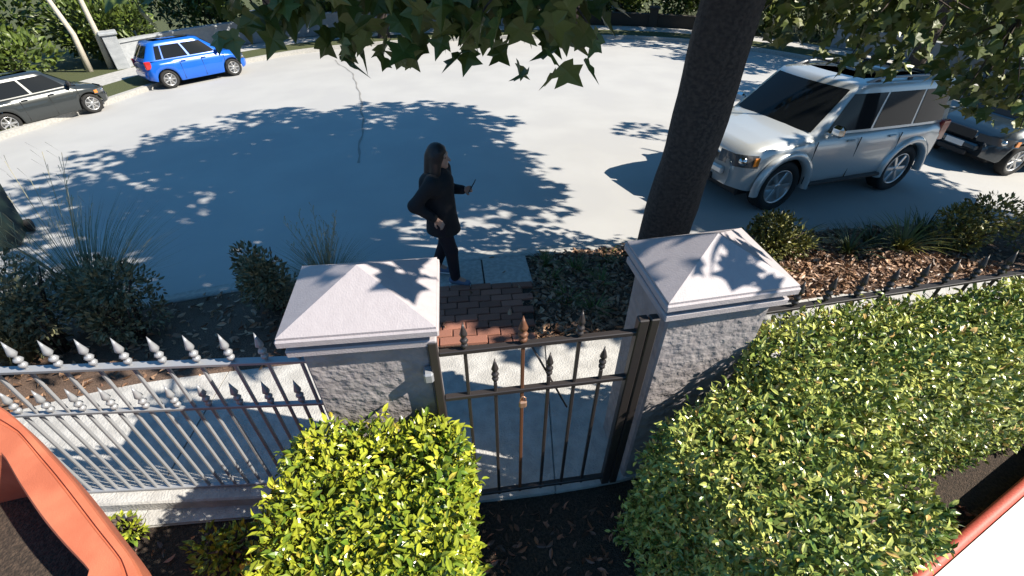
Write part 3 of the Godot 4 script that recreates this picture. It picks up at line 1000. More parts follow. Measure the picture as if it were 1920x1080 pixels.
func hatch_spec(k := 1.0) -> Dictionary:
	return {"top": [[-1.72, 0.84], [-1.62, 0.94], [-1.3, 0.97], [0.6, 0.96], [0.8, 0.955], [1.3, 0.88], [1.55, 0.79], [1.68, 0.7], [1.75, 0.6]],
		"bot": [[-1.72, 0.34], [-1.4, 0.24], [-0.9, 0.2], [0.9, 0.2], [1.5, 0.24], [1.75, 0.3]],
		"wid": [[-1.72, 0.62], [-1.6, 0.76], [-1.3, 0.83], [0.0, 0.84], [1.1, 0.83], [1.45, 0.79], [1.64, 0.7], [1.75, 0.52]],
		"axles": [1.13, -1.15], "arch": 0.345, "wr": 0.3, "ww": 0.19, "spokes": 7, "shoulder": 0.1,
		"sect": [0.955, 0.985, 1.0, 1.0, 0.985, 0.96, 0.93],
		"cab_rb": -1.66, "cab_rt": -1.32, "cab_fb": 0.98, "cab_ft": 0.3, "cab_wb": 0.775, "cab_wt": 0.6, "cab_y0": 0.93, "cab_y1": 1.44, "bow": 0.12,
		"windows": [[0.12, 0.2, 0.1, 0.19], [0.22, 0.53, 0.21, 0.55], [0.56, 0.9, 0.58, 0.95]],
		"lamp_len": 0.42, "lamp_y0": 0.56, "lamp_y1": 0.7, "tail_y": 0.82, "tail_h": 0.26, "handles": [-0.5, 0.2], "seams": [-0.62, 0.12, 0.9],
		"slats": 0, "rails": false, "flares": false, "mirror": M.black_plastic}

# ---------------------------------------------------------------- fence, pillars, gate
func spear_mesh(k := 1.0) -> ArrayMesh:
	var mb := MB.new(); mb.smooth(true)
	mb.lathe(Vector3.ZERO, [[0.008, -0.01], [0.009, 0.012], [0.02, 0.022], [0.023, 0.034], [0.018, 0.046], [0.009, 0.052], [0.02, 0.062], [0.026, 0.074], [0.019, 0.088], [0.008, 0.096], [0.014, 0.108], [0.024, 0.122], [0.02, 0.14], [0.011, 0.175], [0.0, 0.225]].map(func(a): return [a[0] * k, a[1] * k]), 8)
	return mb.mesh()

func bar_mesh(l: float, w: float) -> ArrayMesh:
	var mb := MB.new()
	mb.box(Vector3(0, l * 0.5, 0), Vector3(w, l, w), 0.003)
	return mb.mesh()

func fence(label: String, a: Vector2, b: Vector2, top: float, low: float, foot: float, gap: float, mat: Material, plinth_h: float):
	var root = thing("iron_fence", label, "fence", P(a.x, 0, a.y))
	var d = b - a
	var len = d.length()
	root.rotation.y = atan2(d.y, d.x)
	for r in [[top, 0.045], [low, 0.03], [foot, 0.03]]:
		var mb := MB.new()
		mb.box(Vector3(len * 0.5, r[0], 0), Vector3(len, 0.022, r[1]), 0.003)
		obj("rail", mb, mat, root)
	var tall = bar_mesh(top + 0.01 - foot, 0.017); var small = bar_mesh(low + 0.01 - foot, 0.017)
	var sp = spear_mesh(0.92)
	var n = int(len / gap)
	for i in n:
		var x = gap * (i + 0.6)
		var p = put("picket", tall, mat, root); p.position = Vector3(x, foot - 0.01, 0)
		var s = put("spearhead", sp, mat, p); s.position = Vector3(0, top + 0.02 - foot, 0)
		x += gap * 0.5
		p = put("short_picket", small, mat, root); p.position = Vector3(x, foot - 0.01, 0)
		s = put("spearhead", sp, mat, p); s.position = Vector3(0, low + 0.02 - foot, 0)
	for e in [len + 0.02]:
		var mb := MB.new()
		mb.box(Vector3(e, top * 0.5, 0), Vector3(0.05, top + 0.12, 0.05), 0.006)
		obj("post", mb, mat, root)
	var pl := MB.new()
	pl.box(Vector3(len * 0.5, plinth_h * 0.5 - 0.08, 0), Vector3(len + 0.06, plinth_h + 0.16, 0.2), 0.012)
	obj("plinth", pl, M.concrete, root)
	return root

func pillar(label: String, c: Vector2, yaw: float, under: float) -> Node3D:
	var root = thing("gate_pillar", label, "pillar", P(c.x, 0, c.y), yaw, "")
	var mb := MB.new()
	mb.box(Vector3(0, under * 0.5 - 0.05, 0), Vector3(0.61, under + 0.1, 0.44), 0.012)
	obj("shaft", mb, M.stucco, root)
	mb = MB.new()
	mb.box(Vector3(0, under + 0.0225, 0), Vector3(0.705, 0.045, 0.53), 0.006)
	obj("moulding", mb, M.cap_paint, root)
	mb = MB.new()
	mb.box(Vector3(0, under + 0.065, 0), Vector3(0.645, 0.04, 0.47), 0.003)
	obj("neck_band", mb, M.cap_paint, root)
	mb = MB.new()
	mb.box(Vector3(0, under + 0.1075, 0), Vector3(0.745, 0.045, 0.57), 0.007)
	obj("cap_slab", mb, M.cap_paint, root)
	mb = MB.new()
	var y = under + 0.13; var hx = 0.362; var hz = 0.275
	var k = 0.014
	var q = [Vector3(-hx, y, -hz), Vector3(hx, y, -hz), Vector3(hx, y, hz), Vector3(-hx, y, hz)]
	var q2 = []
	for v in q: q2.append(v + Vector3(0, k, 0))
	var ap = Vector3(0, y + 0.2, 0)
	var o = Vector3(0, y, 0)
	for i in 4:
		mb.quad_out(q[i], q[(i + 1) % 4], q2[(i + 1) % 4], q2[i], o)
		mb.tri_out(q2[i], q2[(i + 1) % 4], ap, o)
	obj("pyramid_top", mb, M.cap_paint, root)
	return root

func gate(a: Vector2, b: Vector2):
	var root = thing("iron_gate", "dark iron pedestrian gate with spear-topped bars between the two pillars", "gate", P(a.x, 0, a.y))
	var d = b - a; var len = d.length()
	root.rotation.y = atan2(d.y, d.x)
	var m = M.gate_paint
	var top = 1.56; var low = 1.2; var foot = 0.1
	for e in [[0.02, 0.045], [len - 0.075, 0.055], [len - 0.015, 0.05]]:
		var mb := MB.new()
		mb.box(Vector3(e[0], 0.84, 0), Vector3(e[1], 1.64, 0.05), 0.006)
		obj("stile", mb, m, root)
	for r in [top, low, foot]:
		var mb := MB.new()
		mb.box(Vector3((len - 0.06) * 0.5 + 0.01, r, 0), Vector3(len - 0.13, 0.03, 0.034), 0.004)
		obj("rail", mb, m, root)
	var tall = bar_mesh(top + 0.05 - foot, 0.019); var small = bar_mesh(low + 0.13 - foot, 0.019)
	var sp = spear_mesh(0.85); var flat = spear_mesh(0.85)
	for i in 6:
		var x = 0.175 + i * 0.148
		var long = i % 2 == 0
		var mat = M.sunlit_brown_paint if i == 2 else m
		var p = put("bar" if long else "short_bar", tall if long else small, mat, root)
		p.position = Vector3(x, foot - 0.04, 0)
		var s = put("spearhead", flat if long else sp, mat, p)
		s.position = Vector3(0, (top + 0.05 if long else low + 0.13) - foot, 0)
		if i == 2: s.scale = Vector3(1.25, 1.0, 1.25)
	var mb := MB.new(); mb.smooth(true)
	mb.tube([Vector3(0.5, 1.57, -0.02), Vector3(0.75, 0.95, -0.02)], [0.006, 0.006], 6)
	obj("brace_rod", mb, m, root)
	mb = MB.new()
	mb.box(Vector3(0.472, 1.1, 0.03), Vector3(0.045, 0.055, 0.022), 0.008)
	mb.smooth(true)
	mb.tube([Vector3(0.457, 1.12, 0.03), Vector3(0.457, 1.155, 0.03), Vector3(0.472, 1.17, 0.03), Vector3(0.487, 1.155, 0.03), Vector3(0.487, 1.12, 0.03)], [0.004, 0.004, 0.004, 0.004, 0.004], 6)
	tag(root, root.get_meta("label"), "gate")
	obj("padlock", mb, M.brass, root)
	for y in [0.45, 1.42]:
		mb = MB.new()
		mb.box(Vector3(-0.02, y, 0.01), Vector3(0.05, 0.07, 0.07), 0.01)
		obj("hinge", mb, M.steel_grey, root)
	return root

# ---------------------------------------------------------------- bodies: tapered capsules and ellipsoids, smooth union, surface nets
func blob(prims: Array, cell: float, k: float, floor_y := -10.0) -> ArrayMesh:
	var lo = Vector3.ONE * 1e9; var hi = Vector3.ONE * -1e9
	for p in prims:
		var m = max(p[2], p[3]) if p.size() == 4 else max(p[1].x, max(p[1].y, p[1].z))
		for q in ([p[0], p[1]] if p.size() == 4 else [p[0]]):
			lo = lo.min(q - Vector3.ONE * (m + cell * 3 + k)); hi = hi.max(q + Vector3.ONE * (m + cell * 3 + k))
	var nx = int((hi.x - lo.x) / cell) + 2; var ny = int((hi.y - lo.y) / cell) + 2; var nz = int((hi.z - lo.z) / cell) + 2
	var f := PackedFloat32Array(); f.resize(nx * ny * nz); f.fill(1.0)
	for p in prims:
		var cap = p.size() == 4
		var m = (max(p[2], p[3]) if cap else max(p[1].x, max(p[1].y, p[1].z))) + cell * 2 + k
		var a: Vector3 = p[0]
		var b: Vector3 = p[1] if cap else p[0]
		var l0 = ((a.min(b) - Vector3.ONE * m - lo) / cell).floor().max(Vector3.ZERO)
		var l1 = ((a.max(b) + Vector3.ONE * m - lo) / cell).ceil()
		var ab = b - a
		var dd = max(ab.length_squared(), 1e-9)
		for ix in range(int(l0.x), min(int(l1.x) + 1, nx)):
			for iy in range(int(l0.y), min(int(l1.y) + 1, ny)):
				for iz in range(int(l0.z), min(int(l1.z) + 1, nz)):
					var q = lo + Vector3(ix, iy, iz) * cell
					var d: float
					if cap:
						var t = clamp((q - a).dot(ab) / dd, 0.0, 1.0)
						d = (q - a - ab * t).length() - lerp(float(p[2]), float(p[3]), t)
					else:
						var r: Vector3 = p[1]
						var e = (q - a) / r
						var el = e.length()
						var g = (e / r).length()
						d = el * (el - 1.0) / g if g > 1e-6 else -min(r.x, min(r.y, r.z))
					var id = (ix * ny + iy) * nz + iz
					var o = f[id]
					var h = max(k - abs(o - d), 0.0) / k
					f[id] = min(o, d) - h * h * k * 0.25
	if floor_y > -9.0:
		for iy in ny:
			var cut = floor_y - (lo.y + iy * cell)
			if cut < -cell * 4: continue
			for ix in nx:
				for iz in nz:
					var id = (ix * ny + iy) * nz + iz
					f[id] = max(f[id], cut)
	var vid := {}
	var verts = []
	var mb := MB.new(); mb.smooth(true)
	var corner = [[0, 0, 0], [1, 0, 0], [0, 1, 0], [1, 1, 0], [0, 0, 1], [1, 0, 1], [0, 1, 1], [1, 1, 1]]
	var edges = [[0, 1], [2, 3], [4, 5], [6, 7], [0, 2], [1, 3], [4, 6], [5, 7], [0, 4], [1, 5], [2, 6], [3, 7]]
	for ix in nx - 1:
		for iy in ny - 1:
			for iz in nz - 1:
				var id = (ix * ny + iy) * nz + iz
				var f0 = f[id]
				if f0 > cell * 3.0 or f0 < -cell * 3.0: continue
				var v = []
				var neg = 0
				for c in corner:
					var w = f[id + (c[0] * ny + c[1]) * nz + c[2]]
					v.append(w)
					if w < 0: neg += 1
				if neg == 0 or neg == 8: continue
				var s = Vector3.ZERO; var cnt = 0
				for e in edges:
					var x = v[e[0]]; var y = v[e[1]]
					if (x < 0) != (y < 0):
						var t = x / (x - y)
						var c0 = corner[e[0]]; var c1 = corner[e[1]]
						s += Vector3(lerp(float(c0[0]), float(c1[0]), t), lerp(float(c0[1]), float(c1[1]), t), lerp(float(c0[2]), float(c1[2]), t))
						cnt += 1
				vid[id] = verts.size()
				verts.append(lo + (Vector3(ix, iy, iz) + s / cnt) * cell)
	var sx = ny * nz; var sy = nz
	for id in vid:
		var a = f[id] < 0
		for ax in 3:
			var st = [sx, sy, 1][ax]
			var s1 = [sy, 1, sx][ax]; var s2 = [1, sx, sy][ax]
			var b = f[id + st] < 0
			if a == b: continue
			if not (vid.has(id - s1) and vid.has(id - s2) and vid.has(id - s1 - s2)): continue
			var q0 = verts[vid[id]]; var q1 = verts[vid[id - s1]]; var q2 = verts[vid[id - s1 - s2]]; var q3 = verts[vid[id - s2]]
			if a: mb.quad(q0, q3, q2, q1)
			else: mb.quad(q0, q1, q2, q3)
	return mb.mesh()

func V(x: float, y: float, z: float) -> Vector3:
	return Vector3(x, y, z)

func person(at: Vector3, turn: float):
	# local: x is where the person walks, z the person's right hand side
	var root = thing("person", "person with long dark hair in a black coat holding a phone beyond the gate", "person", P(at.x, at.y, at.z), turn)
	root.scale = Vector3.ONE * 0.94
	var R := {"hip": V(0, 0.88, 0.09), "knee": V(0.1, 0.48, 0.1), "ank": V(0.12, 0.09, 0.1), "toe": V(0.27, 0.035, 0.11)}
	var L := {"hip": V(0, 0.88, -0.09), "knee": V(-0.02, 0.48, -0.1), "ank": V(-0.16, 0.1, -0.1), "toe": V(-0.02, 0.035, -0.1)}
	var rs = V(-0.01, 1.36, 0.185); var re = V(-0.2, 1.12, 0.25); var rw = V(0.0, 0.97, 0.23)
	var ls = V(0.02, 1.36, -0.185); var le = V(0.02, 1.1, -0.22); var lw = V(0.235, 1.13, -0.15)
	# skin: head, neck, trunk, arms with hands, legs, one surface
	var b = []
	b.append([V(0, 0.9, 0), V(0, 1.05, 0), 0.14, 0.125]); b.append([V(0, 1.05, 0), V(0, 1.3, 0), 0.125, 0.14])
	b.append([V(0, 1.3, 0), V(0.01, 1.42, 0), 0.1, 0.055]); b.append([V(0.01, 1.4, 0), V(0.02, 1.5, 0), 0.054, 0.052])
	for g in [[rs, re, rw], [ls, le, lw]]:
		b.append([g[0], g[1], 0.05, 0.042]); b.append([g[1], g[2], 0.042, 0.028])
	for g in [R, L]:
		b.append([g.hip, g.knee, 0.085, 0.055]); b.append([g.knee, g.ank, 0.055, 0.038]); b.append([g.ank, g.toe, 0.04, 0.03])
	var body = put("body", blob(b, 0.016, 0.03), M.skin, root)
	# head on a finer grid
	var hc = V(0.03, 1.575, 0)
	var h = []
	h.append([hc, V(0.095, 0.115, 0.075)]); h.append([hc + V(0.035, -0.06, 0), V(0.06, 0.07, 0.055)])
	h.append([hc + V(0.07, -0.105, 0), V(0.025, 0.02, 0.025)])
	h.append([hc + V(0.092, 0.0, 0), hc + V(0.116, -0.035, 0), 0.01, 0.014])
	h.append([hc + V(0.08, 0.025, -0.035), hc + V(0.08, 0.025, 0.035), 0.014, 0.014])
	h.append([hc + V(0.084, -0.068, -0.018), hc + V(0.084, -0.068, 0.018), 0.01, 0.01])
	for s in [-1, 1]: h.append([hc + V(-0.005, -0.01, 0.076 * s), V(0.018, 0.03, 0.012)])
	put("head", blob(h, 0.007, 0.014), M.skin, body)
	for s in [-1, 1]:
		var mb := MB.new(); mb.smooth(true)
		mb.lathe(hc + V(0.078, 0.003, 0.032 * s), [[0.0, -0.012], [0.009, -0.007], [0.012, 0.0], [0.009, 0.007], [0.0, 0.012]], 10)
		obj("eye", mb, M.rubber, body)
	var mo := MB.new()
	mo.box(hc + V(0.092, -0.068, 0), V(0.006, 0.008, 0.036), 0.002)
	obj("mouth", mo, M.red_edge, body)
	# hands: left hand round a phone, right hand relaxed at the pocket
	for g in [[lw, V(0.9, 0.35, 0.2), V(0, 0.35, 0.94), true], [rw, V(0.75, -0.66, 0), V(0, 0.1, 1), false]]:
		var w: Vector3 = g[0]; var d: Vector3 = g[1].normalized(); var nrm: Vector3 = g[2].normalized()
		var sd = d.cross(nrm).normalized(); nrm = sd.cross(d).normalized()
		var hp = []
		hp.append([w - d * 0.03, w + d * 0.02, 0.027, 0.026])
		for i in 4:
			var o = sd * (0.027 - 0.018 * i)
			hp.append([w + d * 0.01 + o * 0.6, w + d * 0.075 + o, 0.014, 0.011])
			var fl = [0.036, 0.042, 0.039, 0.03][i]
			var k0 = w + d * 0.08 + o
			var k1 = k0 + (d * 0.75 + nrm * 0.6).normalized() * fl
			var k2 = k1 + (d * 0.1 + nrm).normalized() * fl * 0.75
			hp.append([k0, k1, 0.0088, 0.008]); hp.append([k1, k2, 0.008, 0.0066])
		var t0 = w + d * 0.02 + sd * 0.026
		var t1 = t0 + (d * 0.6 + sd * 0.6 + nrm * 0.4).normalized() * 0.04
		hp.append([t0, t1, 0.013, 0.01]); hp.append([t1, t1 + (d * 0.7 + nrm * 0.5).normalized() * 0.03, 0.01, 0.008])
		put("hand", blob(hp, 0.005, 0.006), M.skin, body)
	# coat
	var c = []
	c.append([V(0.0, 0.6, 0), V(0.0, 1.02, 0), 0.2, 0.15]); c.append([V(0, 1.0, 0), V(0, 1.28, 0), 0.155, 0.165])
	c.append([V(0.06, 0.6, 0.02), V(0.03, 0.95, 0.02), 0.16, 0.12]); c.append([V(0, 1.28, -0.13), V(0, 1.28, 0.13), 0.1, 0.1])
	c.append([V(-0.02, 1.36, -0.13), V(-0.02, 1.36, 0.13), 0.07, 0.07])
	c.append([V(0, 1.38, 0), V(0.01, 1.45, 0), 0.085, 0.07])
	for g in [[rs, re, rw], [ls, le, lw]]:
		c.append([g[0], g[1], 0.075, 0.065]); c.append([g[1], g[1].lerp(g[2], 0.9), 0.064, 0.05])
	c.append([V(-0.12, 1.05, 0.05), V(-0.1, 1.28, 0.02), 0.1, 0.1])
	put("coat", blob(c, 0.014, 0.04, 0.7), M.jacket, root)
	var cb := MB.new(); cb.smooth(true)
	cb.lathe(V(0.01, 1.41, 0), [[0.1, 0.0], [0.088, 0.035], [0.082, 0.065], [0.076, 0.062], [0.078, 0.0]], 16)
	obj("collar", cb, M.jacket, root)
	# trousers
	var t = []
	t.append([V(0, 0.86, -0.04), V(0, 0.86, 0.04), 0.13, 0.13])
	for g in [R, L]:
		t.append([g.hip, g.knee, 0.1, 0.075]); t.append([g.knee, g.ank + V(0, 0.02, 0), 0.074, 0.06])
	put("trousers", blob(t, 0.014, 0.03), M.trousers, root)
	for g in [R, L]:
		var s = []
		var hl: Vector3 = g.ank + V(-0.04, -0.035, 0)
		s.append([hl, g.toe, 0.045, 0.036]); s.append([g.ank, hl.lerp(g.toe, 0.5), 0.046, 0.04])
		put("shoe", blob(s, 0.009, 0.02), M.shoe_blue, root)
		var so := MB.new()
		var dirv = (g.toe - hl); dirv.y = 0
		so.box((hl + g.toe) * 0.5 * V(1, 0, 1) + V(0, 0.008, 0), V(dirv.length() + 0.08, 0.016, 0.08), 0.006)
		obj("sole", so, M.sole_white, root)
	# long hair over the shoulders
	var a = []
	a.append([hc + V(-0.015, 0.025, 0), V(0.105, 0.115, 0.092)])
	a.append([hc + V(-0.06, -0.02, 0), hc + V(-0.09, -0.2, 0), 0.085, 0.08])
	for s in [-1, 1]:
		a.append([hc + V(-0.02, 0.02, 0.07 * s), hc + V(-0.03, -0.2, 0.085 * s), 0.04, 0.05])
		a.append([hc + V(0.03, 0.06, 0.06 * s), hc + V(0.0, -0.16, 0.085 * s), 0.03, 0.03])
	put("hair", blob(a, 0.009, 0.03), M.hair, root)
	var ph := thing("mobile_phone", "dark mobile phone in the hand of the person in black", "phone", root.transform * (lw + V(0.1, 0.07, 0.035)), turn)
	var pb := MB.new()
	pb.box(Vector3.ZERO, V(0.008, 0.145, 0.072), 0.003, Basis(Vector3(0, 0, 1), -0.5))
	obj("case", pb, M.black_plastic, ph)
	pb = MB.new()
	pb.box(Basis(Vector3(0, 0, 1), -0.5) * V(-0.0045, 0, 0), V(0.002, 0.132, 0.064), 0.0005, Basis(Vector3(0, 0, 1), -0.5))
	obj("screen", pb, M.glass, ph)

# ---------------------------------------------------------------- garden pieces
func extrude(outline: Array, y0: float, y1: float, mb: MB):     # outline in plan (Vector2), closed
	var n = outline.size()
	var idx = Geometry2D.triangulate_polygon(PackedVector2Array(outline))
	for i in range(0, idx.size(), 3):
		var a = outline[idx[i]]; var b = outline[idx[i + 1]]; var c = outline[idx[i + 2]]
		mb.tri_out(P(a.x, y1, a.y), P(b.x, y1, b.y), P(c.x, y1, c.y), P(a.x, y0 - 1.0, a.y))
	for i in n:
		var a = outline[i]; var b = outline[(i + 1) % n]
		mb.quad(P(a.x, y0, a.y), P(b.x, y0, b.y), P(b.x, y1, b.y), P(a.x, y1, a.y))

func planter():
	# broad-rimmed terracotta planter close to the house
	var outer = []; var inner = []
	var oc = Curve2D.new()
	var key = [[-1.07, 0.2], [-1.1, 0.42], [-1.26, 0.62], [-1.5, 0.8], [-1.88, 1.06], [-2.34, 1.33], [-2.62, 1.36], [-2.9, 1.2], [-3.05, 0.9], [-3.05, 0.1], [-2.8, -0.2], [-2.1, -0.32], [-1.4, -0.22]]
	var n = key.size()
	for i in n + 1:
		var a = key[(i + n - 1) % n]; var b = key[(i + 1) % n]; var p = key[i % n]
		var t = Vector2(b[0] - a[0], b[1] - a[1]) / 6.0
		oc.add_point(Vector2(p[0], p[1]), -t, t)
	var l = oc.get_baked_length()
	var N = 120
	for i in N: outer.append(oc.sample_baked(l * i / N, true))
	var cen = Vector2(-2.08, 0.42)
	for i in N:
		var d = (outer[i] - cen).normalized()
		inner.append(cen + d * min(0.66, (outer[i] - cen).length() - 0.13))
	var y = 1.55
	var root = thing("terracotta_planter", "large broad-rimmed terracotta planter inside the garden beside the iron fence", "planter", P(cen.x, -0.03, cen.y))
	var org = root.position
	var mb := MB.new(); mb.smooth(true)
	var rows = []
	for lv in [[0.62, 0.0, 0], [0.72, 0.5, 0], [0.9, 1.1, 0], [0.96, 1.43, 0]]:
		var r = []
		for i in N + 1:
			var q = cen + (outer[i % N] - cen) * lv[0]
			r.append(P(q.x, lv[1], q.y) - org)
		rows.append(r)
	mb.grid(rows)
	obj("body", mb, M.terracotta, root)
	mb = MB.new()
	rows = []
	for lv in [[0.0, 1.4, -0.03], [0.0, 1.42, 0.0], [0.0, 1.535, 0.0], [0.04, 1.55, 0], [0.2, 1.553, 0], [0.22, 1.541, 0], [0.27, 1.541, 0], [0.29, 1.553, 0], [0.95, 1.55, 0], [1.0, 1.54, 0], [1.0, 1.2, 0]]:
		var r = []
		for i in N + 1:
			var q = outer[i % N].lerp(inner[i % N], lv[0])
			if lv[2] != 0.0: q = q.lerp(cen, 0.05)
			r.append(P(q.x, lv[1], q.y) - org)
		rows.append(r)
	mb.grid(rows)
	obj("rim", mb, M.terracotta, root)
	mb = MB.new(); mb.smooth(true)
	for i in N:
		mb.tri(P(inner[i].x, 1.21, inner[i].y) - org, P(inner[(i + 1) % N].x, 1.21, inner[(i + 1) % N].y) - org, P(cen.x, 1.26, cen.y) - org)
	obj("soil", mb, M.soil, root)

func litter(called: String, label: String, spots: Array, n: int, size: float, tint: Array, seed_: int, yf: Callable):
	rng.seed = seed_
	var xf = []; var cols = []
	for i in n:
		var s = spots[rng.randi() % spots.size()]
		var x = rng.randf_range(s[0], s[1]); var u = rng.randf()
		var z = lerp(float(s[2]), float(s[3]), u)
		if s.size() > 4: z = lerp(table(PATH_OUT, x), table(KERB, x) - 0.14, u)
		var bs = facing(Vector3(rng.randf_range(-1, 1), rng.randf_range(-0.25, 0.25), rng.randf_range(-1, 1)), rng.randf() * TAU)
		xf.append(Transform3D(bs.scaled(Vector3.ONE * size * rng.randf_range(0.5, 1.3)), P(x, yf.call(x, z) + rng.randf_range(0.008, 0.03), z)))
		cols.append(tint[0].lerp(tint[1], rng.randf()) * rng.randf_range(0.6, 1.3))
	var o = scatter(called, oval_leaf(), M.leaf, xf, cols, self)
	o.set_meta("kind", "stuff"); o.set_meta("label", label); o.set_meta("category", "leaf litter")

func brick_path():
	var mb := MB.new(); mb.smooth(true)
	var rows = []
	var ax = -0.92; var bx = 0.22
	for i in 13:
		var x = lerp(ax, bx, i / 12.0)
		var r = []
		for j in 9:
			var z = lerp(table(PATH_OUT, x) + 0.005, table(KERB, x) - 0.145, j / 8.0)
			r.append(P(x, verge_y(x, z) + 0.022, z))
		rows.append(r)
	mb.grid(rows)
	var root = struct("brick_path", mb, M.soil)
	var br := MB.new(); br.box(Vector3.ZERO, Vector3(0.222, 0.05, 0.105), 0.006)
	var bm = br.mesh()
	rng.seed = 77
	var z = 0.07
	var row = 0
	while z < 1.0:
		for k in 5:
			var x = ax + 0.115 + k * 0.23 + (0.0 if row % 2 == 0 else -0.0)
			if row % 2 == 1: x += 0.115
			if x > bx - 0.06: continue
			var zz = table(PATH_OUT, x) + z
			var o = put("brick", bm, M["paver_%d" % (rng.randi() % 3)], root)
			o.position = P(x, verge_y(x, zz) + 0.024 + rng.randf_range(-0.004, 0.004), zz)
			var sl = (verge_y(x, zz + 0.05) - verge_y(x, zz - 0.05)) / 0.1
			o.rotation = Vector3(atan(sl), 0.12 + rng.randf_range(-0.02, 0.02), rng.randf_range(-0.015, 0.015))
		z += 0.115
		row += 1
	for k in 2:
		mb = MB.new()
		var x = lerp(ax, bx, 0.27 + 0.48 * k)
		var za = table(PATH_OUT, x) + 1.03; var zb = table(KERB, x) - 0.17
		var zc = (za + zb) * 0.5
		var sl = (verge_y(x, zb) - verge_y(x, za)) / (zb - za)
		mb.box(P(x, verge_y(x, zc) + 0.02, zc), Vector3(0.535, 0.06, zb - za), 0.01, Basis(Vector3(0, 1, 0), 0.12) * Basis(Vector3(1, 0, 0), atan(sl)))
		obj("paving_slab", mb, M.kerb, root)

func porch():
	var e1 = Vector2(1.1, 0.43); var dir = Vector2(0.887, 0.462); var nr = Vector2(0.462, -0.887)
	var root = thing("porch_landing", "white concrete porch landing with a red painted edge beside the hedge", "porch", P(2.3, -0.03, 0.9))
	var org = root.position
	var l = 4.4
	var mb := MB.new()
	var a = e1 + nr * 0.075
	extrude([a, a + dir * l, a + dir * l + nr * 1.6, a + nr * 1.6], -0.05, 0.15, mb)
	var o = obj("slab", mb, M.porch_white, root); o.position = -org
	mb = MB.new(); mb.smooth(true)
	var pts = []; var rad = []
	for i in 12:
		var q = e1 + nr * 0.035 + dir * l * i / 11.0
		pts.append(P(q.x, 0.13, q.y)); rad.append(0.037)
	mb.tube(pts, rad, 12)
	o = obj("nosing", mb, M.red_edge, root); o.position = -org
	mb = MB.new()
	extrude([e1 + nr * 0.01, e1 + nr * 0.01 + dir * l, e1 + nr * 0.07 + dir * l, e1 + nr * 0.07], -0.05, 0.115, mb)
	o = obj("riser", mb, M.red_edge, root); o.position = -org

func wheelie_bin(at: Vector2):
	var root = thing("wheelie_bin", "dark green wheelie bin standing at the kerb beyond the fence", "bin", P(at.x, road_y(at.x, at.y), at.y), 0.5)
	var mb := MB.new()
	var rows = []
	for lv in [[0.23, 0.06], [0.29, 0.95]]:
		var r = []
		for c in [[-1, -1], [1, -1], [1, 1.2], [-1, 1.2], [-1, -1]]: r.append(Vector3(c[0] * lv[0], lv[1], c[1] * lv[0]))
		rows.append(r)
	mb.grid(rows)
	mb.quad(rows[0][0], rows[0][1], rows[0][2], rows[0][3])
	obj("tub", mb, M.bin_green, root)
	mb = MB.new(); mb.box(Vector3(0, 0.985, 0.03), Vector3(0.62, 0.06, 0.68), 0.02)
	mb.box(Vector3(0, 1.02, 0.03), Vector3(0.5, 0.04, 0.55), 0.018)
	obj("lid", mb, M.bin_green, root)
	mb = MB.new(); mb.smooth(true); mb.tube([Vector3(-0.24, 0.95, -0.38), Vector3(0.24, 0.95, -0.38)], [0.016, 0.016], 8)
	obj("handle", mb, M.bin_green, root)
	for s in [-1, 1]:
		mb = MB.new(); mb.smooth(true)
		mb.tube([Vector3(0.22 * s, 0.1, -0.25), Vector3(0.29 * s, 0.1, -0.25)], [0.1, 0.1], 16)
		obj("wheel", mb, M.rubber, root)

# ---------------------------------------------------------------- across the road
func garden_wall(label: String, i0: int, i1: int, h: float, off: float, mat: Material):
	var l = far_line(off)
	var c = l[(i0 + i1) / 2]
	var root = thing("garden_wall", label, "wall", P(c.x, road_y(c.x, c.y) + 0.2, c.y))
	var org = root.position
	var mb := MB.new(); var cp := MB.new()
	for i in range(i0, i1):
		var a = l[i]; var b = l[i + 1]
		var ya = road_y(a.x, a.y) + 0.15; var yb = road_y(b.x, b.y) + 0.15
		var n = Vector2(-(b - a).y, (b - a).x).normalized() * 0.1
		var A = [P(a.x - n.x, ya, a.y - n.y) - org, P(b.x - n.x, yb, b.y - n.y) - org, P(b.x + n.x, yb, b.y + n.y) - org, P(a.x + n.x, ya, a.y + n.y) - org]
		var up = Vector3(0, h, 0)
		mb.quad(A[0], A[1], A[1] + up, A[0] + up); mb.quad(A[3], A[2], A[2] + up, A[3] + up)
		var n2 = n * 1.5
		var B = [P(a.x - n2.x, ya, a.y - n2.y) - org, P(b.x - n2.x, yb, b.y - n2.y) - org, P(b.x + n2.x, yb, b.y + n2.y) - org, P(a.x + n2.x, ya, a.y + n2.y) - org]
		var u2 = Vector3(0, h + 0.07, 0)
		cp.quad(B[0] + up, B[1] + up, B[1] + u2, B[0] + u2); cp.quad(B[3] + up, B[2] + up, B[2] + u2, B[3] + u2)
		cp.quad(B[0] + u2, B[1] + u2, B[2] + u2, B[3] + u2); cp.quad(B[0] + up, B[1] + up, B[2] + up, B[3] + up)
	obj("wall", mb, mat, root); obj("coping", cp, mat, root)
	var k = i0
	while k <= i1:
		var a = l[k]
		var pb := MB.new()
		var y = road_y(a.x, a.y) + 0.1
		var yaw = atan2(-a.x, a.y)
		pb.box(P(a.x, y + (h + 0.35) * 0.5, a.y) - org, Vector3(0.42, h + 0.35, 0.42), 0.015, Basis(Vector3.UP, yaw))
		pb.box(P(a.x, y + h + 0.39, a.y) - org, Vector3(0.54, 0.09, 0.54), 0.02, Basis(Vector3.UP, yaw))
		obj("pier", pb, mat, root)
		k += 7

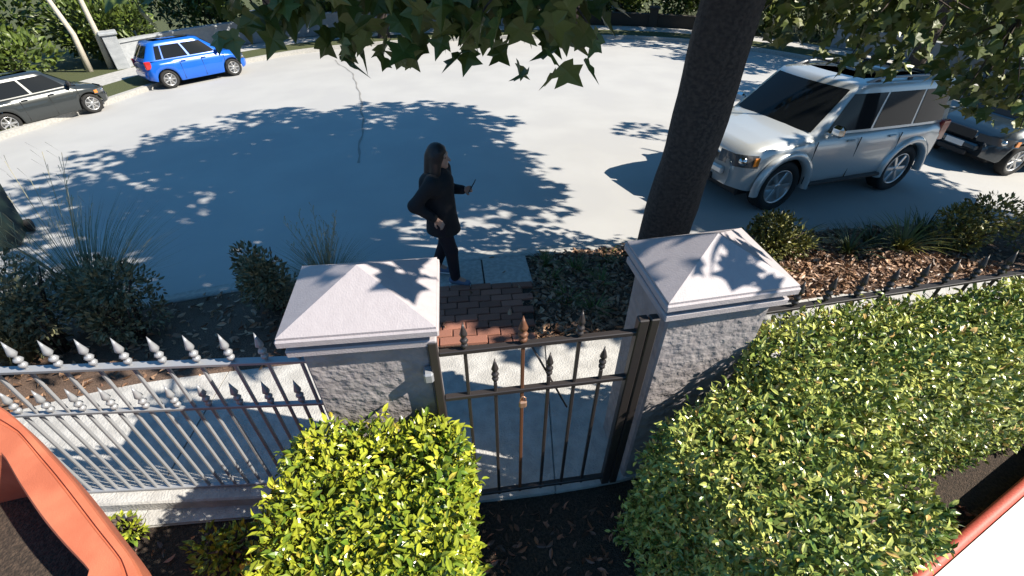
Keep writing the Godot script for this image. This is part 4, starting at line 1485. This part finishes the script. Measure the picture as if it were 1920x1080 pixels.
func house():
	var root = thing("brick_house", "red brick house with white framed windows behind the far garden wall", "house", P(-3.0, -2.6, 33.0), 0.1)
	var mb := MB.new()
	mb.box(Vector3(0, 1.6, 0), Vector3(12, 3.4, 7), 0.02)
	obj("wall", mb, M.house_brick, root)
	mb = MB.new()
	var o = Vector3(0, 3.3, 0)
	var q = [Vector3(-6.6, 3.3, -4.1), Vector3(6.6, 3.3, -4.1), Vector3(6.6, 3.3, 4.1), Vector3(-6.6, 3.3, 4.1)]
	var r0 = Vector3(-3, 5.4, 0); var r1 = Vector3(3, 5.4, 0)
	mb.quad_out(q[0], q[1], r1, r0, o); mb.quad_out(q[2], q[3], r0, r1, o); mb.tri_out(q[1], q[2], r1, o); mb.tri_out(q[3], q[0], r0, o)
	mb.quad_out(q[0], q[1], q[2], q[3], o + Vector3(0, 0.5, 0))
	obj("roof", mb, M.roof_tile, root)
	for x in [-4.2, -1.4, 1.6, 4.4]:
		mb = MB.new()
		for e in [[0, 0.72, 1.3, 0.08], [0, -0.72, 1.3, 0.1], [0.61, 0, 0.08, 1.4], [-0.61, 0, 0.08, 1.4], [0, 0, 0.05, 1.4]]:
			mb.box(Vector3(x + e[0], 1.4 + e[1], 3.53), Vector3(e[2], e[3], 0.1), 0.01)
		var w = obj("window", mb, M.white_paint, root)
		mb = MB.new(); mb.box(Vector3(x, 1.4, 3.51), Vector3(1.2, 1.36, 0.04), 0.005)
		obj("pane", mb, M.glass_green, w)
	mb = MB.new(); mb.box(Vector3(0.1, 1.0, 3.53), Vector3(0.95, 2.1, 0.08), 0.01)
	obj("door", mb, M.white_paint, root)

func across_the_road():
	garden_wall("grey rendered garden wall with piers behind the blue hatchback", 24, 48, 0.85, 3.25, M.wall_grey)
	garden_wall("low dark timber garden wall in front of the brick house", 52, 62, 0.55, 3.25, M.timber_dark)
	garden_wall("grey garden wall across the road behind the silver car", 70, 88, 0.75, 3.25, M.wall_grey)
	house()
	var green = [Color(0.05, 0.09, 0.015), Color(0.16, 0.22, 0.02)]
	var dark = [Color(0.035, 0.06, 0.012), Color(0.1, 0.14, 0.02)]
	var lt = far_line(1.0)
	var spots = [[9, 3.1, green, "yellow-green garden shrub in front of the pale trunks", 4.7], [15, 3.2, green, "tall bright green garden shrub beside the white post", 5.2]]
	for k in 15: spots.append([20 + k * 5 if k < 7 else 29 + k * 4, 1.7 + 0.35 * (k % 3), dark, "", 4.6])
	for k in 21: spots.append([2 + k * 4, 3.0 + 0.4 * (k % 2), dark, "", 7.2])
	for i in spots.size():
		var s = spots[i]
		if s[0] > 89: continue
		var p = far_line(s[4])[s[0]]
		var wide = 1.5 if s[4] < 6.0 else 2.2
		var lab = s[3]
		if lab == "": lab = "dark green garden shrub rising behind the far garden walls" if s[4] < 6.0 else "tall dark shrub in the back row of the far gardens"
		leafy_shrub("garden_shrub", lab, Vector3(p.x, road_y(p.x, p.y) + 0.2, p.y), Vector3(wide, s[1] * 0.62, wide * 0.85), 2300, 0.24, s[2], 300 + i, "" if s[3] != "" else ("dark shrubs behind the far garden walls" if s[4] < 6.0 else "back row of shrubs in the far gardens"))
	var tt = [Color(0.04, 0.065, 0.012), Color(0.13, 0.15, 0.028)]
	var tr = [[1, 3.2, 0.22], [31, 3.3, 0.2], [38, 3.2, 0.24], [45, 3.2, 0.2], [53, 3.3, 0.26], [64, 3.2, 0.24], [76, 3.2, 0.26], [87, 3.0, 0.24]]
	for i in tr.size():
		var p = lt[tr[i][0]]
		var y = road_y(p.x, p.y) + 0.17
		street_tree("leafy street tree on the verge across the road", Vector3(p.x, y, p.y), tr[i][1], tr[i][2], Vector3(p.x + 0.8, y + 4.4, p.y + 1.0), Vector3(3.6, 1.7, 3.2), 90, 34, 0.3, [], [], 400 + i, M.bark, tt, "trees on the verge across the road")
	# pale trunks and a white post by the first shrub
	for i in 2:
		var p = [Vector2(-14.9, 17.9), Vector2(-14.4, 18.3)][i]
		var y = road_y(p.x, p.y) + 0.2
		var root = thing("pale_tree", "slim pale-barked tree trunk rising from the far garden by the charcoal car", "tree", P(p.x, y, p.y), 0.0, "pale trunks in the far garden")
		var mb := MB.new(); mb.smooth(true)
		mb.tube([Vector3(0, -0.1, 0), Vector3(0.1, 1.2, 0), Vector3(-0.1 + 0.3 * i, 2.6, 0.1), Vector3(0.4 * i - 0.3, 4.5, 0)], [0.11, 0.085, 0.07, 0.04], 10)
		obj("trunk", mb, M.pale_bark, root)
		rng.seed = 90 + i
		var xf = []; var cols = []
		add_leaves(xf, cols, Vector3(p.x - 0.1 + 0.3 * i, y + 4.4, p.y), Vector3(1.2, 0.8, 1.2), 260, 0.22, green, root.position)
		scatter("crown", oval_leaf(), M.leaf, xf, cols, root)
	var wp = thing("white_post", "white painted timber post behind the grey garden wall", "post", P(-15.4, road_y(-15.4, 21.6) + 0.15, 21.6))
	var mb := MB.new(); mb.box(Vector3(0, 1.3, 0), Vector3(0.16, 2.7, 0.16), 0.015)
	obj("shaft", mb, M.white_paint, wp)
	mb = MB.new(); mb.smooth(true); mb.lathe(Vector3(0, 2.65, 0), [[0.0, 0.24], [0.08, 0.18], [0.1, 0.1], [0.07, 0.03], [0.1, 0.0]], 12)
	obj("finial", mb, M.white_paint, wp)

# ---------------------------------------------------------------- scene
func _ready():
	var cam := Camera3D.new()
	cam.name = "camera"
	cam.fov = 61.93
	cam.near = 0.05; cam.far = 2000.0
	cam.position = Vector3(0, 3.35, 0)
	cam.rotation_degrees = Vector3(-40, 0, 0)
	add_child(cam)
	cam.current = true
	var sky_m := ProceduralSkyMaterial.new()
	sky_m.sky_top_color = Color(0.22, 0.42, 0.6)
	sky_m.sky_horizon_color = Color(0.55, 0.68, 0.78)
	sky_m.sky_curve = 0.12
	sky_m.ground_bottom_color = Color(0.2, 0.19, 0.17)
	sky_m.ground_horizon_color = Color(0.5, 0.6, 0.7)
	sky_m.energy_multiplier = 0.9
	var sky := Sky.new(); sky.sky_material = sky_m
	var env := Environment.new()
	env.background_mode = Environment.BG_SKY
	env.sky = sky
	env.tonemap_mode = Environment.TONE_MAPPER_LINEAR
	env.tonemap_exposure = 2.12
	env.ssao_enabled = true; env.ssil_enabled = true; env.sdfgi_enabled = true
	var we := WorldEnvironment.new(); we.name = "world"; we.environment = env
	add_child(we)
	var sun := DirectionalLight3D.new()
	sun.name = "sun"
	sun.light_energy = 1.6
	sun.light_color = Color(1.0, 0.962, 0.9)
	sun.light_angular_distance = 0.5
	sun.shadow_enabled = true
	add_child(sun)
	sun.look_at_from_position(P(SUN.x, SUN.y, SUN.z) * 10.0, Vector3.ZERO, Vector3.UP)

	make_materials()
	plain("tar", lin(0.22, 0.215, 0.205), 0.9)
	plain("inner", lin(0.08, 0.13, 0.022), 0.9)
	plain("straw", lin(0.3, 0.27, 0.16), 0.8)
	build_ground()
	brick_path()
	across_the_road()

	# pillars, gate, fences
	pillar("grey rendered gate pillar with pyramid cap behind the rounded shrub", Vector2(-0.745, 1.83), 0.11, 1.63)
	pillar("grey rendered gate pillar with pyramid cap beside the long hedge", Vector2(1.075, 2.1), 0.195, 1.63)
	gate(Vector2(-0.41, 1.62), Vector2(0.745, 1.79))
	fence("grey spear-topped iron fence on a low plinth beside the terracotta planter", Vector2(-1.04, 1.75), Vector2(-4.4, 1.58), 1.38, 1.0, 0.12, 0.178, M.steel_grey, 0.1)
	fence("dark spear-topped iron fence standing behind the long clipped hedge", Vector2(1.4, 2.14), Vector2(4.9, 2.85), 1.34, 1.0, 0.12, 0.22, M.steel_dark, 0.1)

	# street trees
	var tint = [Color(0.04, 0.065, 0.012), Color(0.13, 0.15, 0.028)]
	var lit = []
	for s in [[-0.75, 1.75, 1.75], [-0.4, 1.7, 1.7], [1.2, 1.7, 1.95], [1.4, 1.7, 2.0], [0.0, 0, 2.7], [0.45, 0, 2.75], [-0.4, 0, 2.65], [-2.9, 0, 2.0], [-3.4, 0, 2.2], [-3.0, 0, 2.5], [3.7, -0.05, 4.15], [4.2, -0.05, 4.4], [4.7, -0.1, 4.5], [5.2, -0.1, 4.7],
			[2.6, 2.6, 4.8], [3.2, 2.6, 4.7], [3.7, 2.5, 4.7], [4.3, 2.3, 4.6], [4.8, 2.0, 4.55], [3.0, 2.2, 4.7], [2.0, -0.6, 7.4], [1.3, -0.6, 8.6], [0.5, -0.7, 10.2], [2.6, -0.6, 8.2], [1.6, -0.5, 6.6], [1.2, -0.7, 9.2], [2.2, -0.7, 9.5], [3.2, -0.7, 9.4], [1.0, -0.6, 7.9], [2.8, -0.6, 7.2], [2, -0.8, 11], [4, -0.8, 11], [6, -0.8, 11], [8, -0.8, 11], [10, -1, 11]]:
		lit.append(Vector3(s[0], s[1], s[2]))
	var boughs = [
		[Vector3(-0.62, 2.99, 2.85), Vector3(0.78, 0.4, 0.4), 210, 0.155, tint, true], [Vector3(0.12, 2.94, 2.8), Vector3(0.44, 0.42, 0.4), 120, 0.155, tint, true], [Vector3(-1.55, 3.02, 3.0), Vector3(0.55, 0.32, 0.4), 60, 0.155, tint, true],
		[Vector3(-0.5, 3.75, 2.9), Vector3(1.7, 0.45, 0.9), 620, 0.22], [Vector3(0.9, 4.2, 2.6), Vector3(1.2, 0.5, 0.8), 300, 0.22],
		[Vector3(2.55, 2.65, 4.95), Vector3(0.5, 0.45, 0.4), 190, 0.13, tint], [Vector3(3.4, 2.5, 4.85), Vector3(0.75, 0.55, 0.45), 340, 0.13, tint], [Vector3(4.35, 2.25, 4.65), Vector3(0.5, 0.6, 0.4), 220, 0.13, tint], [Vector3(4.75, 1.95, 4.55), Vector3(0.3, 0.5, 0.3), 110, 0.12, tint],
		[Vector3(2.3, 4.9, 2.6), Vector3(1.5, 0.8, 0.8), 520, 0.24],
		[Vector3(3.05, 3.62, 1.72), Vector3(0.4, 0.25, 0.3), 26, 0.2], [Vector3(1.34, 3.75, 1.6), Vector3(0.36, 0.2, 0.22), 24, 0.2]]
	var ty = verge_y(1.74, 4.5)
	street_tree("large street tree with a thick dark trunk beside the gate pillar", Vector3(1.74, ty, 4.5), 4.2, 0.265, Vector3(3.5, 5.3, 6.7), Vector3(5.0, 2.2, 4.6), 340, 44, 0.26, boughs, lit, 5, M.bark, tint, "", [[Vector3(6.6, 5.0, 3.9), Vector3(2.4, 0.8, 1.3), 60]])
	street_tree("street tree on the near verge past the parked silver car", Vector3(10.6, verge_y(10.6, 6.0), 6.0), 3.4, 0.26, Vector3(10.0, 4.7, 6.8), Vector3(3.6, 1.7, 2.6), 190, 42, 0.26, [], lit, 9, M.bark, tint, "", [[Vector3(9.5, 4.2, 4.6), Vector3(2.6, 0.8, 1.2), 50], [Vector3(11.0, 4.6, 6.6), Vector3(2.6, 1.0, 2.0), 50]])

	# hedges
	var htint = [Color(0.09, 0.15, 0.03), Color(0.42, 0.44, 0.11), Color(0.5, 0.34, 0.12)]
	var ytint = [Color(0.09, 0.15, 0.015), Color(0.34, 0.36, 0.03), Color(0.45, 0.38, 0.05)]
	hedge("clipped_hedge", "long clipped green hedge along the dark iron fence", [[Vector3(2.85, 0.665, 2.12), Vector3(1.5, 0.665, 0.3), 0.21], [Vector3(1.36, 0.64, 1.2), Vector3(0.5, 0.64, 0.5), 0.42]], 4200.0, 0.044, htint, 21)
	hedge("rounded_shrub", "bright yellow-green clipped shrub in front of the pillar by the gate", [[Vector3(-0.69, 0.6, 1.12), Vector3(0.46, 0.58, 0.4), 0.1]], 3800.0, 0.052, ytint, 22)
	leafy_shrub("low_shrub", "small yellow-green shrub growing at the foot of the grey fence", Vector3(-1.75, -0.03, 1.25), Vector3(0.24, 0.2, 0.14), 500, 0.055, ytint, 23)
	leafy_shrub("low_shrub", "small yellow-green shrub between the planter and the fence", Vector3(-2.55, -0.03, 1.42), Vector3(0.2, 0.14, 0.08), 260, 0.05, ytint, 24)
	planter()
	porch()

	# cars
	car("silver_car", "silver four-wheel-drive car with roof rails parked by the street tree", suv_spec(), M.silver_paint, Vector3(4.98, 0.0, 7.88), Vector2(-1.0, -0.4))
	car("dark_car", "dark navy hatchback parked close behind the silver four-wheel-drive car", hatch_spec(), M.navy_paint, Vector3(10.6, 0.0, 9.7), Vector2(-1.0, -0.25))
	car("blue_car", "bright blue hatchback parked across the road beside the grey wall", hatch_spec(), M.blue_paint, Vector3(-10.45, 0.0, 16.75), Vector2(1.25, 1.4), 0.86)
	car("charcoal_car", "charcoal hatchback parked across the road behind the blue hatchback", hatch_spec(), M.charcoal_paint, Vector3(-12.3, 0.0, 12.65), Vector2(0.62, 1.0), 0.8)
	car("pale_car", "pale blue hatchback standing in a driveway across the road", hatch_spec(), M.pale_paint, Vector3(4.6, 0.25, 29.5), Vector2(1.0, 0.05))
	wheelie_bin(Vector2(-7.5, 5.9))

	# verge plants
	var dk = [Color(0.02, 0.035, 0.01), Color(0.07, 0.09, 0.03)]
	var gy = [Color(0.09, 0.1, 0.05), Color(0.2, 0.19, 0.11)]
	var ol = [Color(0.05, 0.06, 0.012), Color(0.2, 0.19, 0.04)]
	var fs = [[-4.75, 3.15, 1.3], [-4.3, 3.7, 1.45], [-5.3, 2.9, 1.25], [-2.0, 4.05, 0.8]]
	for i in fs.size():
		tuft("feather_grass", "tall feathery grass clump on the verge beyond the grey fence", Vector3(fs[i][0], verge_y(fs[i][0], fs[i][1]), fs[i][1]), fs[i][2], 0.75, 800, gy, 500 + i, "feathery grasses on the verge", true)
	var hz = [[-4.45, 3.25, 0.5, 0.62, "grey-green soft shrub among the feathery grasses on the verge"], [-3.75, 3.4, 0.42, 0.5, "lower grey-green soft shrub on the verge beside the feathery grasses"], [-2.5, 3.85, 0.34, 0.48, "small grey-green soft shrub on the verge behind the pillar"], [3.2, 4.8, 0.4, 0.32, "rounded olive shrub on the verge in front of the silver car"], [5.9, 5.2, 0.5, 0.4, "rounded olive shrub on the verge behind the lit mulch"], [6.7, 5.0, 0.5, 0.5, "taller rounded olive shrub at the end of the mulched verge"]]
	for i in hz.size():
		var q = hz[i]
		leafy_shrub("verge_shrub", q[4], Vector3(q[0], verge_y(q[0], q[1]) - 0.02, q[1]), Vector3(q[2], q[3], q[2] * 0.8), 2600, 0.055, gy if i < 3 else ol, 560 + i)
	var ps = [[2.7, 4.4, 0.55], [3.5, 5.05, 0.6], [4.3, 5.0, 0.5], [5.1, 5.15, 0.6], [4.75, 5.25, 0.45], [5.6, 5.5, 0.5], [2.4, 4.0, 0.4]]
	for i in ps.size():
		tuft("strappy_plant", "dark green strappy clump on the mulched verge near the silver car" if i % 3 else "olive yellow strappy clump on the mulched verge near the silver car", Vector3(ps[i][0], verge_y(ps[i][0], ps[i][1]), ps[i][1]), ps[i][2], 1.0, 90, dk if i % 3 else ol, 520 + i, "strappy plants on the verge")
	var gs = [[0.45, 4.3], [0.75, 4.5], [1.0, 4.2], [0.6, 3.9], [1.15, 4.7], [0.4, 4.65], [0.85, 3.7], [-1.3, 4.1], [-1.15, 3.6]]
	for i in gs.size():
		tuft("grass_tuft", "short grass tuft on the verge beside the brick path", Vector3(gs[i][0], verge_y(gs[i][0], gs[i][1]), gs[i][1]), 0.24, 1.3, 60, [Color(0.03, 0.06, 0.012), Color(0.12, 0.17, 0.03)], 540 + i, "grass tufts by the brick path")
	litter("leaf_litter", "brown fallen leaves and mulch lying on the near verge", [[-6, 9, 0, 0, 1], [0.2, 3, 0, 0, 1], [3, 6, 0, 0, 1]], 9000, 0.085, [Color(0.1, 0.05, 0.03), Color(0.42, 0.26, 0.16)], 61, func(x, z): return verge_y(x, z))
	litter("garden_litter", "brown fallen leaves on the garden soil inside the gate", [[-0.3, 1.0, 0.4, 1.6], [-3.2, -1.2, 0.3, 1.45], [1.5, 3.5, 0.9, 1.6]], 1300, 0.06, [Color(0.06, 0.03, 0.02), Color(0.3, 0.12, 0.07)], 62, func(_x, _z): return -0.03)

	person(Vector3(-0.73, verge_y(-0.73, 4.3) + 0.052, 4.3), -0.15)
